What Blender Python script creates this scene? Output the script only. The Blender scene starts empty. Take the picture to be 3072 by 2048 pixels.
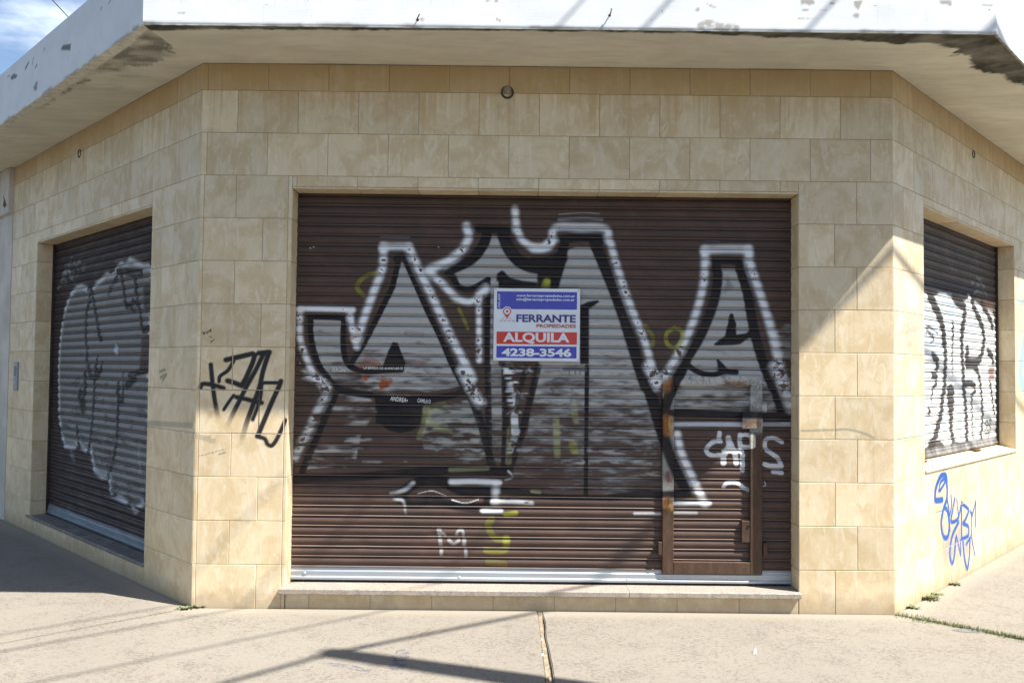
import bpy, bmesh, math, random
import numpy as np
from mathutils import Vector, Matrix
random.seed(7); RNG = np.random.RandomState(7)
scene = bpy.context.scene
COL = scene.collection
rad = math.radians

# ------------------------------------------------------------------ camera
F_PX = 2590.5                                   # focal length in photo pixels (3072 wide)
CAM = np.array([0.0, -6.008, 1.713]); PIT, YAW, ROL = 0.0334, 0.0025, -0.0105
cam = bpy.data.cameras.new("camera"); camo = bpy.data.objects.new("camera", cam); COL.objects.link(camo)
cam.sensor_width = 36.0; cam.lens = F_PX / 3072 * 36.0; cam.clip_start = 0.05; cam.clip_end = 3000
camo.location = CAM
def _basis():
    cy, sy, cp, sp = math.cos(YAW), math.sin(YAW), math.cos(PIT), math.sin(PIT)
    def w(a, b):                                # direction of camera-plane point (a right, b up, 1 forward)
        y = cp - sp * b; z = sp + cp * b
        return np.array([cy * a + sy * y, -sy * a + cy * y, z])
    f = w(0, 0)
    c, s = math.cos(ROL), math.sin(ROL)
    r = w(c, -s) - f
    u = w(s, c) - f
    return r, u, f
CR, CU, CF = _basis()
camo.matrix_world = Matrix(((CR[0], CU[0], -CF[0], CAM[0]), (CR[1], CU[1], -CF[1], CAM[1]), (CR[2], CU[2], -CF[2], CAM[2]), (0, 0, 0, 1)))
scene.camera = camo

# ------------------------------------------------------------------ light
SUN_AZ, SUN_EL = rad(65.2), rad(57.2)           # azimuth from the front wall's normal towards the right
SUN = np.array([math.sin(SUN_AZ) * math.cos(SUN_EL), -math.cos(SUN_AZ) * math.cos(SUN_EL), math.sin(SUN_EL)])
sl = bpy.data.lights.new("sun", 'SUN'); sl.energy = 5.0; sl.angle = rad(0.53); sl.color = (1.0, 0.955, 0.88)
so = bpy.data.objects.new("sun", sl); COL.objects.link(so); so.location = (8, -8, 12)
so.rotation_euler = Vector(-SUN).to_track_quat('-Z', 'Y').to_euler()
world = bpy.data.worlds.new("World"); scene.world = world; world.use_nodes = True
scene.view_settings.view_transform = 'Standard'; scene.view_settings.look = 'None'
scene.view_settings.exposure = 1.27; scene.view_settings.gamma = 1.0; scene.view_settings.use_curve_mapping = False

def nd(nt, typ, ins=None, **props):
    n = nt.nodes.new(typ)
    for k, v in props.items(): setattr(n, k, v)
    for k, v in (ins or {}).items():
        s = n.inputs[k]
        if isinstance(v, bpy.types.NodeSocket): nt.links.new(v, s)
        else: s.default_value = v
    return n
def c4(c): return (c[0], c[1], c[2], 1.0)
def mixc(nt, f, a, b, mode='MIX'):
    n = nt.nodes.new('ShaderNodeMix'); n.data_type = 'RGBA'; n.blend_type = mode; n.clamp_factor = True
    for i, v in ((0, f), (6, a), (7, b)):
        if isinstance(v, bpy.types.NodeSocket): nt.links.new(v, n.inputs[i])
        else: n.inputs[i].default_value = v if i == 0 else c4(v)
    return n.outputs[2]
def mth(nt, op, a, b=0.0, c=0.0):
    n = nt.nodes.new('ShaderNodeMath'); n.operation = op
    for i, v in enumerate((a, b, c)):
        if isinstance(v, bpy.types.NodeSocket): nt.links.new(v, n.inputs[i])
        else: n.inputs[i].default_value = v
    return n.outputs[0]
def rng(nt, v, a, b, c=0.0, d=1.0, smooth=True):
    n = nd(nt, 'ShaderNodeMapRange', {0: v, 1: a, 2: b, 3: c, 4: d}, interpolation_type='SMOOTHSTEP' if smooth else 'LINEAR')
    return n.outputs[0]
def noise(nt, vec, scale, detail=4.0, rough=0.55, dist=0.0):
    return nd(nt, 'ShaderNodeTexNoise', {'Vector': vec, 'Scale': scale, 'Detail': detail, 'Roughness': rough, 'Distortion': dist}).outputs[0]
def vscale(nt, vec, s, off=(0, 0, 0)):
    return nd(nt, 'ShaderNodeMapping', {0: vec, 1: off, 3: s}).outputs[0]
def attr(nt, name): return nd(nt, 'ShaderNodeAttribute', attribute_name=name)
def material(name, rough=0.8, spec=0.3, metal=0.0):
    m = bpy.data.materials.new(name); m.use_nodes = True; nt = m.node_tree
    b = nt.nodes['Principled BSDF']
    b.inputs['Roughness'].default_value = rough; b.inputs['Specular IOR Level'].default_value = spec; b.inputs['Metallic'].default_value = metal
    pos = nt.nodes.new('ShaderNodeTexCoord').outputs['Object']
    return m, nt, b, pos
def setin(nt, b, k, v):
    if isinstance(v, bpy.types.NodeSocket): nt.links.new(v, b.inputs[k])
    else: b.inputs[k].default_value = v
def bump(nt, b, h, strength=0.3, dist=0.01):
    n = nd(nt, 'ShaderNodeBump', {'Strength': strength, 'Distance': dist, 'Height': h}); nt.links.new(n.outputs[0], b.inputs['Normal'])

# sky with thin bright clouds
wt = world.node_tree; bg = wt.nodes['Background']
sky = nd(wt, 'ShaderNodeTexSky', sky_type='NISHITA', sun_disc=False, sun_elevation=SUN_EL, sun_rotation=math.pi - SUN_AZ, altitude=20.0, air_density=1.0, dust_density=1.0, ozone_density=2.0)
wg = nd(wt, 'ShaderNodeTexCoord').outputs['Generated']
cn = noise(wt, vscale(wt, wg, (3.2, 3.2, 5.0), (0.35, 0.1, 0.0)), 1.5, 6.0, 0.55, 0.4)
cm = mth(wt, 'MULTIPLY', rng(wt, cn, 0.53, 0.76), 0.6)
skyc = mixc(wt, cm, sky.outputs[0], (11.0, 11.6, 12.6))
wt.links.new(skyc, bg.inputs[0]); bg.inputs[1].default_value = 0.076

# ------------------------------------------------------------------ frames of the three facades
XL, XR = -2.1765, 2.6752
AL, AR = 0.7991, 0.8168
ZG = 0.06                                        # pavement height
HS = 3.851                                       # underside of the eave
class Frame:
    def __init__(s, o, d, n): s.o = np.array(o, float); s.d = np.array(d, float); s.n = np.array(n, float)
    def P(s, a, z, off=0.0): q = s.o + a * s.d + off * s.n; return (q[0], q[1], z)
FF = Frame((0, 0, 0), (1, 0, 0), (0, -1, 0))
FL = Frame((XL, 0, 0), (-math.cos(AL), math.sin(AL), 0), (-math.sin(AL), -math.cos(AL), 0))
FR = Frame((XR, 0, 0), (math.cos(AR), math.sin(AR), 0), (math.sin(AR), -math.cos(AR), 0))
def ray(u, v): return CR * ((u - 1536) / F_PX) + CU * ((1024 - v) / F_PX) + CF
def onwall(fr, u, v, off=0.0):                   # the point of a facade that a spot of the photograph shows: (along, height)
    d = ray(u, v); p0 = fr.o + off * fr.n; t = ((p0 - CAM) @ fr.n) / (d @ fr.n); h = CAM + d * t
    return (h - p0) @ fr.d, h[2]
def onground(u, v, z=ZG):
    d = ray(u, v); return (CAM + d * ((z - CAM[2]) / d[2]))[:2]
# windows into the photograph that the sketches below were measured in
def zone(x0, y0, k): return lambda p: (x0 + p[0] / k, y0 + p[1] / k)
ZA, ZB, ZC, ZD = zone(860, 560, 2.614), zone(1600, 560, 2.613), zone(860, 1100, 2.24), zone(1660, 1100, 2.24)
ZP, ZQ, ZE, ZM = zone(1960, 1100, 4.611), zone(1960, 1440, 4.357), zone(1150, 1380, 4.126), zone(1080, 1080, 4.9)
ZV = zone(1400, 1060, 4.6125)
ZL1, ZL2 = zone(130, 600, 2.957), zone(130, 1100, 2.529)
ZR1, ZR2 = zone(2750, 620, 3.919), zone(2750, 980, 3.733)
ZT, ZU, ZS = zone(560, 950, 3.485), zone(2550, 1300, 2.411), zone(1460, 840, 6.03)
ZO = zone(0, 0, 2352 / 3072)
ZK1, ZK3 = zone(0, 0, 2.613), zone(1950, 0, 2.096)

# ------------------------------------------------------------------ mesh helpers
def empty(name, loc=(0, 0, 0)):
    o = bpy.data.objects.new(name, None); COL.objects.link(o); o.location = loc; o.empty_display_size = 0.2; return o
def tag(o, label=None, cat=None, group=None, kind=None):
    for k, v in (('label', label), ('category', cat), ('group', group), ('kind', kind)):
        if v: o[k] = v
    return o
class MB:
    def __init__(s): s.v = []; s.f = []; s.at = []; s.cur = (0, 0, 0, 1)
    def add(s, vs, fs):
        b = len(s.v); s.v += [tuple(p) for p in vs]; s.f += [tuple(b + i for i in f) for f in fs]; s.at += [s.cur] * len(vs)
    def quad(s, a, b, c, d): s.add((a, b, c, d), ((0, 1, 2, 3),))
    def box(s, x0, x1, y0, y1, z0, z1): s.hexa([(x0, y0, z0), (x1, y0, z0), (x1, y1, z0), (x0, y1, z0), (x0, y0, z1), (x1, y0, z1), (x1, y1, z1), (x0, y1, z1)])
    def hexa(s, p): s.add(p, ((0, 3, 2, 1), (4, 5, 6, 7), (0, 1, 5, 4), (1, 2, 6, 5), (2, 3, 7, 6), (3, 0, 4, 7)))
    def fbox(s, fr, a0, a1, z0, z1, o0, o1):     # box in facade coordinates, o1 is the outer face
        s.hexa([fr.P(a0, z0, o1), fr.P(a1, z0, o1), fr.P(a1, z0, o0), fr.P(a0, z0, o0), fr.P(a0, z1, o1), fr.P(a1, z1, o1), fr.P(a1, z1, o0), fr.P(a0, z1, o0)])
    def bevbox(s, fr, a0, a1, z0, z1, o0, o1, b=0.003):   # box with a chamfered outer face
        q = [fr.P(a0, z0, o0), fr.P(a1, z0, o0), fr.P(a1, z1, o0), fr.P(a0, z1, o0),
             fr.P(a0, z0, o1 - b), fr.P(a1, z0, o1 - b), fr.P(a1, z1, o1 - b), fr.P(a0, z1, o1 - b),
             fr.P(a0 + b, z0 + b, o1), fr.P(a1 - b, z0 + b, o1), fr.P(a1 - b, z1 - b, o1), fr.P(a0 + b, z1 - b, o1)]
        fs = [(3, 2, 1, 0), (8, 9, 10, 11)]
        for i in range(4):
            j = (i + 1) % 4; fs += [(i, j, 4 + j, 4 + i), (4 + i, 4 + j, 8 + j, 8 + i)]
        s.add(q, fs)
    def grid(s, P):                               # P: array (n, m, 3)
        n, m = P.shape[:2]; b = len(s.v)
        s.v += [tuple(p) for p in P.reshape(-1, 3)]; s.at += [s.cur] * (n * m)
        s.f += [(b + i * m + j, b + i * m + j + 1, b + (i + 1) * m + j + 1, b + (i + 1) * m + j) for i in range(n - 1) for j in range(m - 1)]
    def tube(s, pts, r, n=8, r1=None):
        pts = [Vector(p) for p in pts]; rings = []; k = len(pts)
        for i, p in enumerate(pts):
            t = (pts[min(i + 1, k - 1)] - pts[max(i - 1, 0)]).normalized()
            a = t.orthogonal().normalized() if i == 0 else (rings[-1][1] - t * rings[-1][1].dot(t)).normalized()
            rr = r if r1 is None else r + (r1 - r) * i / max(1, k - 1)
            rings.append(([p + (a * math.cos(q) + t.cross(a) * math.sin(q)) * rr for q in [2 * math.pi * j / n for j in range(n)]], a))
        vs = [p for rg, _ in rings for p in rg]; fs = []
        for i in range(k - 1):
            for j in range(n): fs.append((i * n + j, i * n + (j + 1) % n, (i + 1) * n + (j + 1) % n, (i + 1) * n + j))
        fs += [tuple(range(n - 1, -1, -1)), tuple((k - 1) * n + j for j in range(n))]
        s.add(vs, fs)
    def lathe(s, c, ax, prof, n=20):              # prof: (radius, along axis)
        ax = Vector(ax).normalized(); a = ax.orthogonal().normalized(); b = ax.cross(a); c = Vector(c)
        vs = [c + ax * h + (a * math.cos(2 * math.pi * j / n) + b * math.sin(2 * math.pi * j / n)) * r for r, h in prof for j in range(n)]
        k = len(prof); fs = [(i * n + j, i * n + (j + 1) % n, (i + 1) * n + (j + 1) % n, (i + 1) * n + j) for i in range(k - 1) for j in range(n)]
        fs += [tuple(range(n - 1, -1, -1)), tuple((k - 1) * n + j for j in range(n))]
        s.add(vs, fs)
    def build(s, name, mat, parent=None, attrname=None, smooth=False, recalc=False):
        me = bpy.data.meshes.new(name); me.from_pydata(s.v, [], s.f); me.update()
        if attrname:
            a = me.attributes.new(attrname, 'FLOAT_COLOR', 'POINT'); a.data.foreach_set('color', np.array(s.at, np.float32).ravel())
        if recalc:
            bm = bmesh.new(); bm.from_mesh(me); bmesh.ops.recalc_face_normals(bm, faces=bm.faces); bm.to_mesh(me); bm.free()
        if smooth: me.polygons.foreach_set('use_smooth', [True] * len(me.polygons))
        me.materials.append(mat)
        o = bpy.data.objects.new(name, me); COL.objects.link(o)
        if parent: o.parent = parent
        return o
def grid_mesh(name, P, mat, parent=None, smooth=True, colors=None, flip=False):
    n, m = P.shape[:2]
    me = bpy.data.meshes.new(name)
    idx = np.arange(n * m).reshape(n, m)
    fa = np.stack([idx[:-1, :-1], idx[1:, :-1], idx[1:, 1:], idx[:-1, 1:]] if flip else [idx[:-1, :-1], idx[:-1, 1:], idx[1:, 1:], idx[1:, :-1]], -1).reshape(-1)
    nf = len(fa) // 4
    me.vertices.add(n * m); me.vertices.foreach_set('co', P.astype(np.float32).ravel())
    me.loops.add(len(fa)); me.loops.foreach_set('vertex_index', fa.astype(np.int32))
    me.polygons.add(nf); me.polygons.foreach_set('loop_start', np.arange(nf, dtype=np.int32) * 4); me.polygons.foreach_set('loop_total', np.full(nf, 4, np.int32))
    me.polygons.foreach_set('use_smooth', np.full(nf, smooth))
    for k, c in (colors or {}).items():
        a = me.attributes.new(k, 'FLOAT_COLOR', 'POINT'); a.data.foreach_set('color', c.astype(np.float32).ravel())
    me.update(calc_edges=True); me.validate()
    me.materials.append(mat)
    o = bpy.data.objects.new(name, me); COL.objects.link(o)
    if parent: o.parent = parent
    return o

# ------------------------------------------------------------------ hand painting: soft strokes laid on a facade, in metres
_T = np.random.RandomState(3).rand(256, 256)
def vnoise(x, y, seed=0):
    x = x + seed * 17.31; y = y + seed * 9.77
    xi = np.floor(x).astype(int); yi = np.floor(y).astype(int); fx = x - xi; fy = y - yi
    fx = fx * fx * (3 - 2 * fx); fy = fy * fy * (3 - 2 * fy)
    g = lambda a, b: _T[a % 256, b % 256]
    return (g(xi, yi) * (1 - fx) + g(xi + 1, yi) * fx) * (1 - fy) + (g(xi, yi + 1) * (1 - fx) + g(xi + 1, yi + 1) * fx) * fy
def fbm(x, y, seed=0, o=4):
    r = 0; a = .5; t = 0
    for i in range(o): r = r + a * vnoise(x, y, seed + i); t += a; x = x * 2.03; y = y * 2.03; a *= .5
    return r / t
def sstep(a, b, x): t = np.clip((x - a) / (b - a), 0, 1); return t * t * (3 - 2 * t)
class Canvas:
    def __init__(s, fr, S, Z, off, ppm):
        s.fr, s.S, s.Z, s.off, s.ppm = fr, S.ravel(), Z.ravel(), off, ppm
        s.C = np.zeros((s.S.size, 3)); s.A = np.zeros(s.S.size)
    def to(s, pts, zn): return np.array([onwall(s.fr, *zn(p), s.off) for p in pts])
    def dist(s, P, pad, closed=False):
        if closed: P = np.vstack([P, P[:1]])
        lo, hi = P.min(0) - pad, P.max(0) + pad
        I = np.nonzero((s.S > lo[0]) & (s.S < hi[0]) & (s.Z > lo[1]) & (s.Z < hi[1]))[0]
        x, z = s.S[I], s.Z[I]; D = np.full(I.size, 1e9); Tt = np.zeros(I.size)
        L = np.concatenate([[0], np.cumsum(np.hypot(*np.diff(P, axis=0).T))])
        for k in range(len(P) - 1):
            a, b = P[k], P[k + 1]; d = b - a; l2 = max(1e-12, d @ d)
            t = np.clip(((x - a[0]) * d[0] + (z - a[1]) * d[1]) / l2, 0, 1)
            q = np.hypot(x - a[0] - t * d[0], z - a[1] - t * d[1])
            w = q < D; D[w] = q[w]; Tt[w] = (L[k] + t[w] * (L[k + 1] - L[k])) / max(L[-1], 1e-9)
        return I, D, Tt
    def put(s, I, m, col):
        m = np.clip(m, 0, 1)[:, None]
        s.C[I] = s.C[I] * (1 - m) + np.array(col) * m
        s.A[I] = s.A[I] + (1 - s.A[I]) * m[:, 0]
    def stroke(s, pts, zn, w, col, soft=.35, a=1.0, fade=0.0, taper=0.0, mod=None, k=None, smooth=True):
        kk = k or 2.614
        P = s.to(pts, zn)
        if smooth and len(P) > 2: P = spline(P)
        r = w / kk / s.ppm / 2
        I, D, T = s.dist(P, r * (1.2 + soft * 2) + .02)
        if taper: r = r * (1 - taper * T)
        m = (1 - sstep(r * (1 - soft * .6), r * (1 + soft), D)) * a
        if fade: m = m * (1 - sstep(1 - fade, 1.0, T))
        if mod is not None: m = m * mod[I]
        s.put(I, m, col)
    def poly(s, pts, zn, col, a=1.0, edge=.006, mod=None):
        P = s.to(pts, zn); I, D, _ = s.dist(P, .05, True)
        x, z = s.S[I], s.Z[I]; ins = np.zeros(I.size, bool); n = len(P)
        for k in range(n):
            x1, z1 = P[k]; x2, z2 = P[(k + 1) % n]
            ins ^= ((z1 > z) != (z2 > z)) & (x < (x2 - x1) * (z - z1) / (z2 - z1 + 1e-12) + x1)
        sd = np.where(ins, D, -D); m = sstep(-edge, edge, sd) * a
        if mod is not None: m = m * mod[I]
        s.put(I, m, col)
    def erase(s, I, m): s.A[I] *= (1 - np.clip(m, 0, 1))
    def rgba(s): return np.column_stack([s.C, s.A])
def spline(P, n=7):
    Q = np.vstack([2 * P[0] - P[1], P, 2 * P[-1] - P[-2]]); out = []
    for i in range(1, len(Q) - 2):
        p0, p1, p2, p3 = Q[i - 1], Q[i], Q[i + 1], Q[i + 2]
        for t in np.linspace(0, 1, n, endpoint=False):
            out.append(.5 * ((2 * p1) + (-p0 + p2) * t + (2 * p0 - 5 * p1 + 4 * p2 - p3) * t * t + (-p0 + 3 * p1 - 3 * p2 + p3) * t ** 3))
    out.append(P[-1]); return np.array(out)

# ------------------------------------------------------------------ materials
TILE_A, TILE_B, TILE_P = (0.705, 0.580, 0.385), (0.615, 0.475, 0.283), (0.775, 0.69, 0.525)
def make_tile():
    m, nt, b, pos = material('marbled_beige_tile', 0.5, 0.35)
    r = attr(nt, 'tile'); sp = nd(nt, 'ShaderNodeSeparateColor', {0: r.outputs['Color']})
    off = nd(nt, 'ShaderNodeVectorMath', {0: r.outputs['Color'], 1: (37.0, 41.0, 29.0)}, operation='MULTIPLY').outputs[0]
    p = nd(nt, 'ShaderNodeVectorMath', {0: pos, 1: off}, operation='ADD').outputs[0]
    big = noise(nt, p, 4.2, 5, 0.6, 0.8)
    wisp = noise(nt, vscale(nt, p, (5.5, 5.5, 2.3)), 2.4, 6, 0.62, 1.6)
    fine = noise(nt, p, 60, 4, 0.65)
    c = mixc(nt, rng(nt, big, 0.40, 0.62), TILE_A, TILE_B)
    c = mixc(nt, mth(nt, 'MULTIPLY', rng(nt, wisp, 0.50, 0.66), 0.52), c, TILE_P)
    c = mixc(nt, mth(nt, 'MULTIPLY', rng(nt, wisp, 0.44, 0.30), 0.25), c, (0.56, 0.42, 0.215))
    c = mixc(nt, mth(nt, 'MULTIPLY', rng(nt, fine, 0.55, 0.75), 0.22), c, (0.42, 0.29, 0.15))
    # tile to tile tone; the top course tinted browner
    tone = rng(nt, sp.outputs[1], 0, 1, 0.88, 1.06, False)
    c = mixc(nt, 1.0, c, nd(nt, 'ShaderNodeCombineColor', {0: tone, 1: tone, 2: tone}).outputs[0], 'MULTIPLY')
    c = mixc(nt, mth(nt, 'MULTIPLY', r.outputs['Alpha'], 0.75), c, (0.47, 0.30, 0.115))
    # rain streaks, run down from the eave and the joints
    st = noise(nt, vscale(nt, pos, (9, 9, 0.35)), 2.0, 5, 0.65)
    c = mixc(nt, mth(nt, 'MULTIPLY', rng(nt, st, 0.56, 0.76), 0.30), c, (0.34, 0.25, 0.14))
    st2 = noise(nt, vscale(nt, pos, (14, 14, 0.3), (5, 3, 1)), 2.0, 4, 0.6)
    c = mixc(nt, mth(nt, 'MULTIPLY', rng(nt, st2, 0.58, 0.78), 0.28), c, (0.72, 0.66, 0.53))
    zz = nd(nt, 'ShaderNodeSeparateXYZ', {0: pos}).outputs[2]
    sp1 = noise(nt, pos, 9, 6, 0.7)
    splash = mth(nt, 'MULTIPLY', rng(nt, mth(nt, 'ADD', zz, mth(nt, 'MULTIPLY', sp1, -0.25)), 0.10, -0.05), 0.62)
    c = mixc(nt, splash, c, (0.33, 0.25, 0.16))
    # tea coloured water stains that have run down from the roof slab in ragged tongues
    st3 = noise(nt, vscale(nt, pos, (7, 7, 0.22), (2, 9, 0)), 2.0, 6, 0.68)
    run = mth(nt, 'MULTIPLY', rng(nt, mth(nt, 'ADD', st3, mth(nt, 'MULTIPLY', mth(nt, 'SUBTRACT', zz, 3.40), 0.42)), 0.52, 0.72), 0.55)
    c = mixc(nt, run, c, (0.50, 0.345, 0.165))
    pa = attr(nt, 'paint'); c = mixc(nt, pa.outputs['Alpha'], c, pa.outputs['Color'])
    setin(nt, b, 'Base Color', c)
    setin(nt, b, 'Roughness', rng(nt, big, 0.3, 0.7, 0.42, 0.62, False))
    bump(nt, b, mth(nt, 'ADD', mth(nt, 'MULTIPLY', wisp, 1.0), mth(nt, 'MULTIPLY', fine, 0.25)), 0.22, 0.006)
    return m
M_TILE = make_tile()
def simple(name, c1, c2, scale, rough=0.8, spec=0.25, bmp=0.3, bdist=0.004, sc3=(1, 1, 1), metal=0.0, lo=.35, hi=.65):
    m, nt, b, pos = material(name, rough, spec, metal)
    n = noise(nt, vscale(nt, pos, sc3), scale, 6, 0.62)
    setin(nt, b, 'Base Color', mixc(nt, rng(nt, n, lo, hi), c1, c2)); bump(nt, b, n, bmp, bdist)
    return m
M_GROUT = simple('grout', (0.36, 0.295, 0.205), (0.25, 0.20, 0.14), 20)
M_DARK = simple('dark_interior', (0.02, 0.018, 0.016), (0.035, 0.03, 0.025), 6)
def make_shutter(name, base1, base2, dust):
    m, nt, b, pos = material(name, 0.45, 0.16)
    n1 = noise(nt, vscale(nt, pos, (2, 2, 3)), 2.2, 6, 0.62, 0.4); n2 = noise(nt, vscale(nt, pos, (6, 6, 40)), 3, 5, 0.7)
    n3 = noise(nt, pos, 55, 5, 0.7)
    c = mixc(nt, rng(nt, n1, 0.3, 0.7), base1, base2)
    c = mixc(nt, mth(nt, 'MULTIPLY', rng(nt, n3, 0.55, 0.8), 0.5), c, (0.045, 0.03, 0.024))
    pa = attr(nt, 'paint'); gr = attr(nt, 'grime_highlight'); gs = nd(nt, 'ShaderNodeSeparateColor', {0: gr.outputs['Color']})
    pc = mixc(nt, mth(nt, 'MULTIPLY', rng(nt, n2, 0.45, 0.75), 0.22), pa.outputs['Color'], base2)
    c = mixc(nt, pa.outputs['Alpha'], c, pc)
    c = mixc(nt, mth(nt, 'MULTIPLY', rng(nt, n1, 0.4, 0.75), dust), c, (0.30, 0.25, 0.20))
    c = mixc(nt, mth(nt, 'MULTIPLY', gs.outputs[0], 0.75), c, (0.022, 0.017, 0.014))      # oily dirt in the slat joints
    c = mixc(nt, mth(nt, 'MULTIPLY', gs.outputs[1], 0.55), c, (0.36, 0.29, 0.25))      # dust on the slat ledges, paled to paint in their sun highlight
    setin(nt, b, 'Base Color', c)
    setin(nt, b, 'Roughness', rng(nt, n1, 0.3, 0.7, 0.42, 0.66, False))
    bump(nt, b, mth(nt, 'ADD', n3, mth(nt, 'MULTIPLY', n1, 2.0)), 0.12, 0.004)
    return m
M_SHUT = make_shutter('brown_shutter_paint', (0.108, 0.068, 0.056), (0.067, 0.045, 0.038), 0.06)
M_SHUTD = make_shutter('dark_shutter_paint', (0.046, 0.032, 0.031), (0.028, 0.021, 0.022), 0.05)
M_SHUTR = make_shutter('grey_shutter_paint', (0.10, 0.075, 0.066), (0.07, 0.06, 0.055), 0.10)
def make_frame():
    m, nt, b, pos = material('worn_door_steel', 0.6, 0.2)
    n1 = noise(nt, vscale(nt, pos, (8, 8, 2)), 3, 6, 0.65); n3 = noise(nt, pos, 70, 4, 0.7)
    c = mixc(nt, rng(nt, n1, 0.35, 0.65), (0.100, 0.061, 0.040), (0.066, 0.040, 0.028))
    pa = attr(nt, 'paint'); c = mixc(nt, pa.outputs['Alpha'], c, pa.outputs['Color'])
    c = mixc(nt, mth(nt, 'MULTIPLY', rng(nt, mth(nt, 'ADD', mth(nt, 'MULTIPLY', n3, 0.5), mth(nt, 'MULTIPLY', noise(nt, vscale(nt, pos, (3, 3, 1)), 9, 6, 0.7), 0.5)), 0.47, 0.60), 0.6), c, (0.060, 0.032, 0.022))
    setin(nt, b, 'Base Color', c); bump(nt, b, n3, 0.2, 0.003); return m
M_FRAME = make_frame()
def make_galv():
    m, nt, b, pos = material('galvanised_steel', 0.42, 0.5, 0.55)
    n1 = noise(nt, vscale(nt, pos, (1.5, 1.5, 30)), 3, 5, 0.65); n2 = nd(nt, 'ShaderNodeTexVoronoi', {'Vector': pos, 'Scale': 45}).outputs[0]
    c = mixc(nt, rng(nt, n1, 0.3, 0.7), (0.43, 0.475, 0.515), (0.33, 0.37, 0.41)); c = mixc(nt, mth(nt, 'MULTIPLY', rng(nt, n2, 0.2, 0.6), 0.2), c, (0.42, 0.44, 0.46))
    sm = noise(nt, pos, 6, 6, 0.7); c = mixc(nt, mth(nt, 'MULTIPLY', rng(nt, sm, 0.58, 0.72), 0.45), c, (0.30, 0.27, 0.23))
    setin(nt, b, 'Base Color', c); setin(nt, b, 'Roughness', rng(nt, n1, 0.3, 0.7, 0.35, 0.55, False)); bump(nt, b, n1, 0.08, 0.004); return m
M_GALV = make_galv()
def make_granite(name, a, bcol, ccol):
    m, nt, b, pos = material(name, 0.55, 0.4)
    v = nd(nt, 'ShaderNodeTexVoronoi', {'Vector': pos, 'Scale': 300.0}); s = nd(nt, 'ShaderNodeSeparateColor', {0: v.outputs['Color']})
    n = noise(nt, pos, 8, 6, 0.65)
    c = mixc(nt, rng(nt, s.outputs[0], 0.35, 0.65), a, bcol); c = mixc(nt, rng(nt, s.outputs[1], 0.75, 0.85), c, ccol)
    c = mixc(nt, mth(nt, 'MULTIPLY', rng(nt, n, 0.45, 0.7), 0.35), c, (0.52, 0.43, 0.32))
    setin(nt, b, 'Base Color', c); bump(nt, b, mth(nt, 'ADD', s.outputs[0], n), 0.35, 0.003); return m
M_GRAN = make_granite('grey_granite', (0.40, 0.35, 0.29), (0.30, 0.255, 0.22), (0.16, 0.135, 0.12))
M_GRAND = make_granite('dark_granite', (0.22, 0.20, 0.18), (0.14, 0.13, 0.12), (0.07, 0.065, 0.06))
def make_fascia():
    m, nt, b, pos = material('peeling_white_paint', 0.75, 0.25)
    u = attr(nt, 'run').outputs['Vector']                     # x along the band, y up
    sc = noise(nt, vscale(nt, u, (1.6, 60, 1)), 3, 4, 0.7); chip = noise(nt, u, 9, 7, 0.66, 0.5); area = noise(nt, u, 1.3, 3, 0.5)
    c = mixc(nt, rng(nt, noise(nt, u, 4, 5, 0.6), 0.3, 0.7), (0.79, 0.80, 0.79), (0.72, 0.735, 0.73))
    c = mixc(nt, mth(nt, 'MULTIPLY', rng(nt, mth(nt, 'ADD', sc, mth(nt, 'MULTIPLY', area, 0.35)), 0.83, 0.92), 0.55), c, (0.50, 0.47, 0.42))
    k = rng(nt, mth(nt, 'ADD', chip, mth(nt, 'MULTIPLY', area, 0.30)), 0.845, 0.865)
    c = mixc(nt, k, c, (0.42, 0.37, 0.31))
    dr = noise(nt, vscale(nt, u, (16, 1.2, 1)), 2, 5, 0.65); c = mixc(nt, mth(nt, 'MULTIPLY', rng(nt, dr, 0.56, 0.76), 0.25), c, (0.46, 0.45, 0.42))
    pa = attr(nt, 'paint'); c = mixc(nt, pa.outputs['Alpha'], c, pa.outputs['Color'])
    setin(nt, b, 'Base Color', c); bump(nt, b, mth(nt, 'ADD', mth(nt, 'MULTIPLY', sc, 0.6), mth(nt, 'MULTIPLY', k, -1.2)), 0.3, 0.004); return m
M_FASC = make_fascia()
def make_soffit():
    m, nt, b, pos = material('old_soffit_plaster', 0.9, 0.15)
    n1 = noise(nt, vscale(nt, pos, (1, 1.6, 1)), 1.7, 6, 0.6, 0.5); n2 = noise(nt, pos, 14, 7, 0.68); n3 = noise(nt, vscale(nt, pos, (1.2, 6, 1)), 2.4, 5, 0.6)
    c = mixc(nt, rng(nt, n1, 0.3, 0.7), (0.74, 0.705, 0.575), (0.62, 0.585, 0.475))
    c = mixc(nt, mth(nt, 'MULTIPLY', rng(nt, n3, 0.45, 0.7), 0.40), c, (0.52, 0.485, 0.39)); c = mixc(nt, mth(nt, 'MULTIPLY', rng(nt, n2, 0.55, 0.72), 0.3), c, (0.70, 0.655, 0.53))
    pa = attr(nt, 'paint'); c = mixc(nt, pa.outputs['Alpha'], c, mixc(nt, rng(nt, n2, 0.4, 0.6), pa.outputs['Color'], nd(nt, 'ShaderNodeVectorMath', {0: pa.outputs['Color'], 1: (0.62, 0.62, 0.62)}, operation='MULTIPLY').outputs[0]))
    setin(nt, b, 'Base Color', c); bump(nt, b, mth(nt, 'ADD', n2, mth(nt, 'MULTIPLY', n1, 2)), 0.5, 0.012); return m
M_SOFF = make_soffit()
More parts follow.
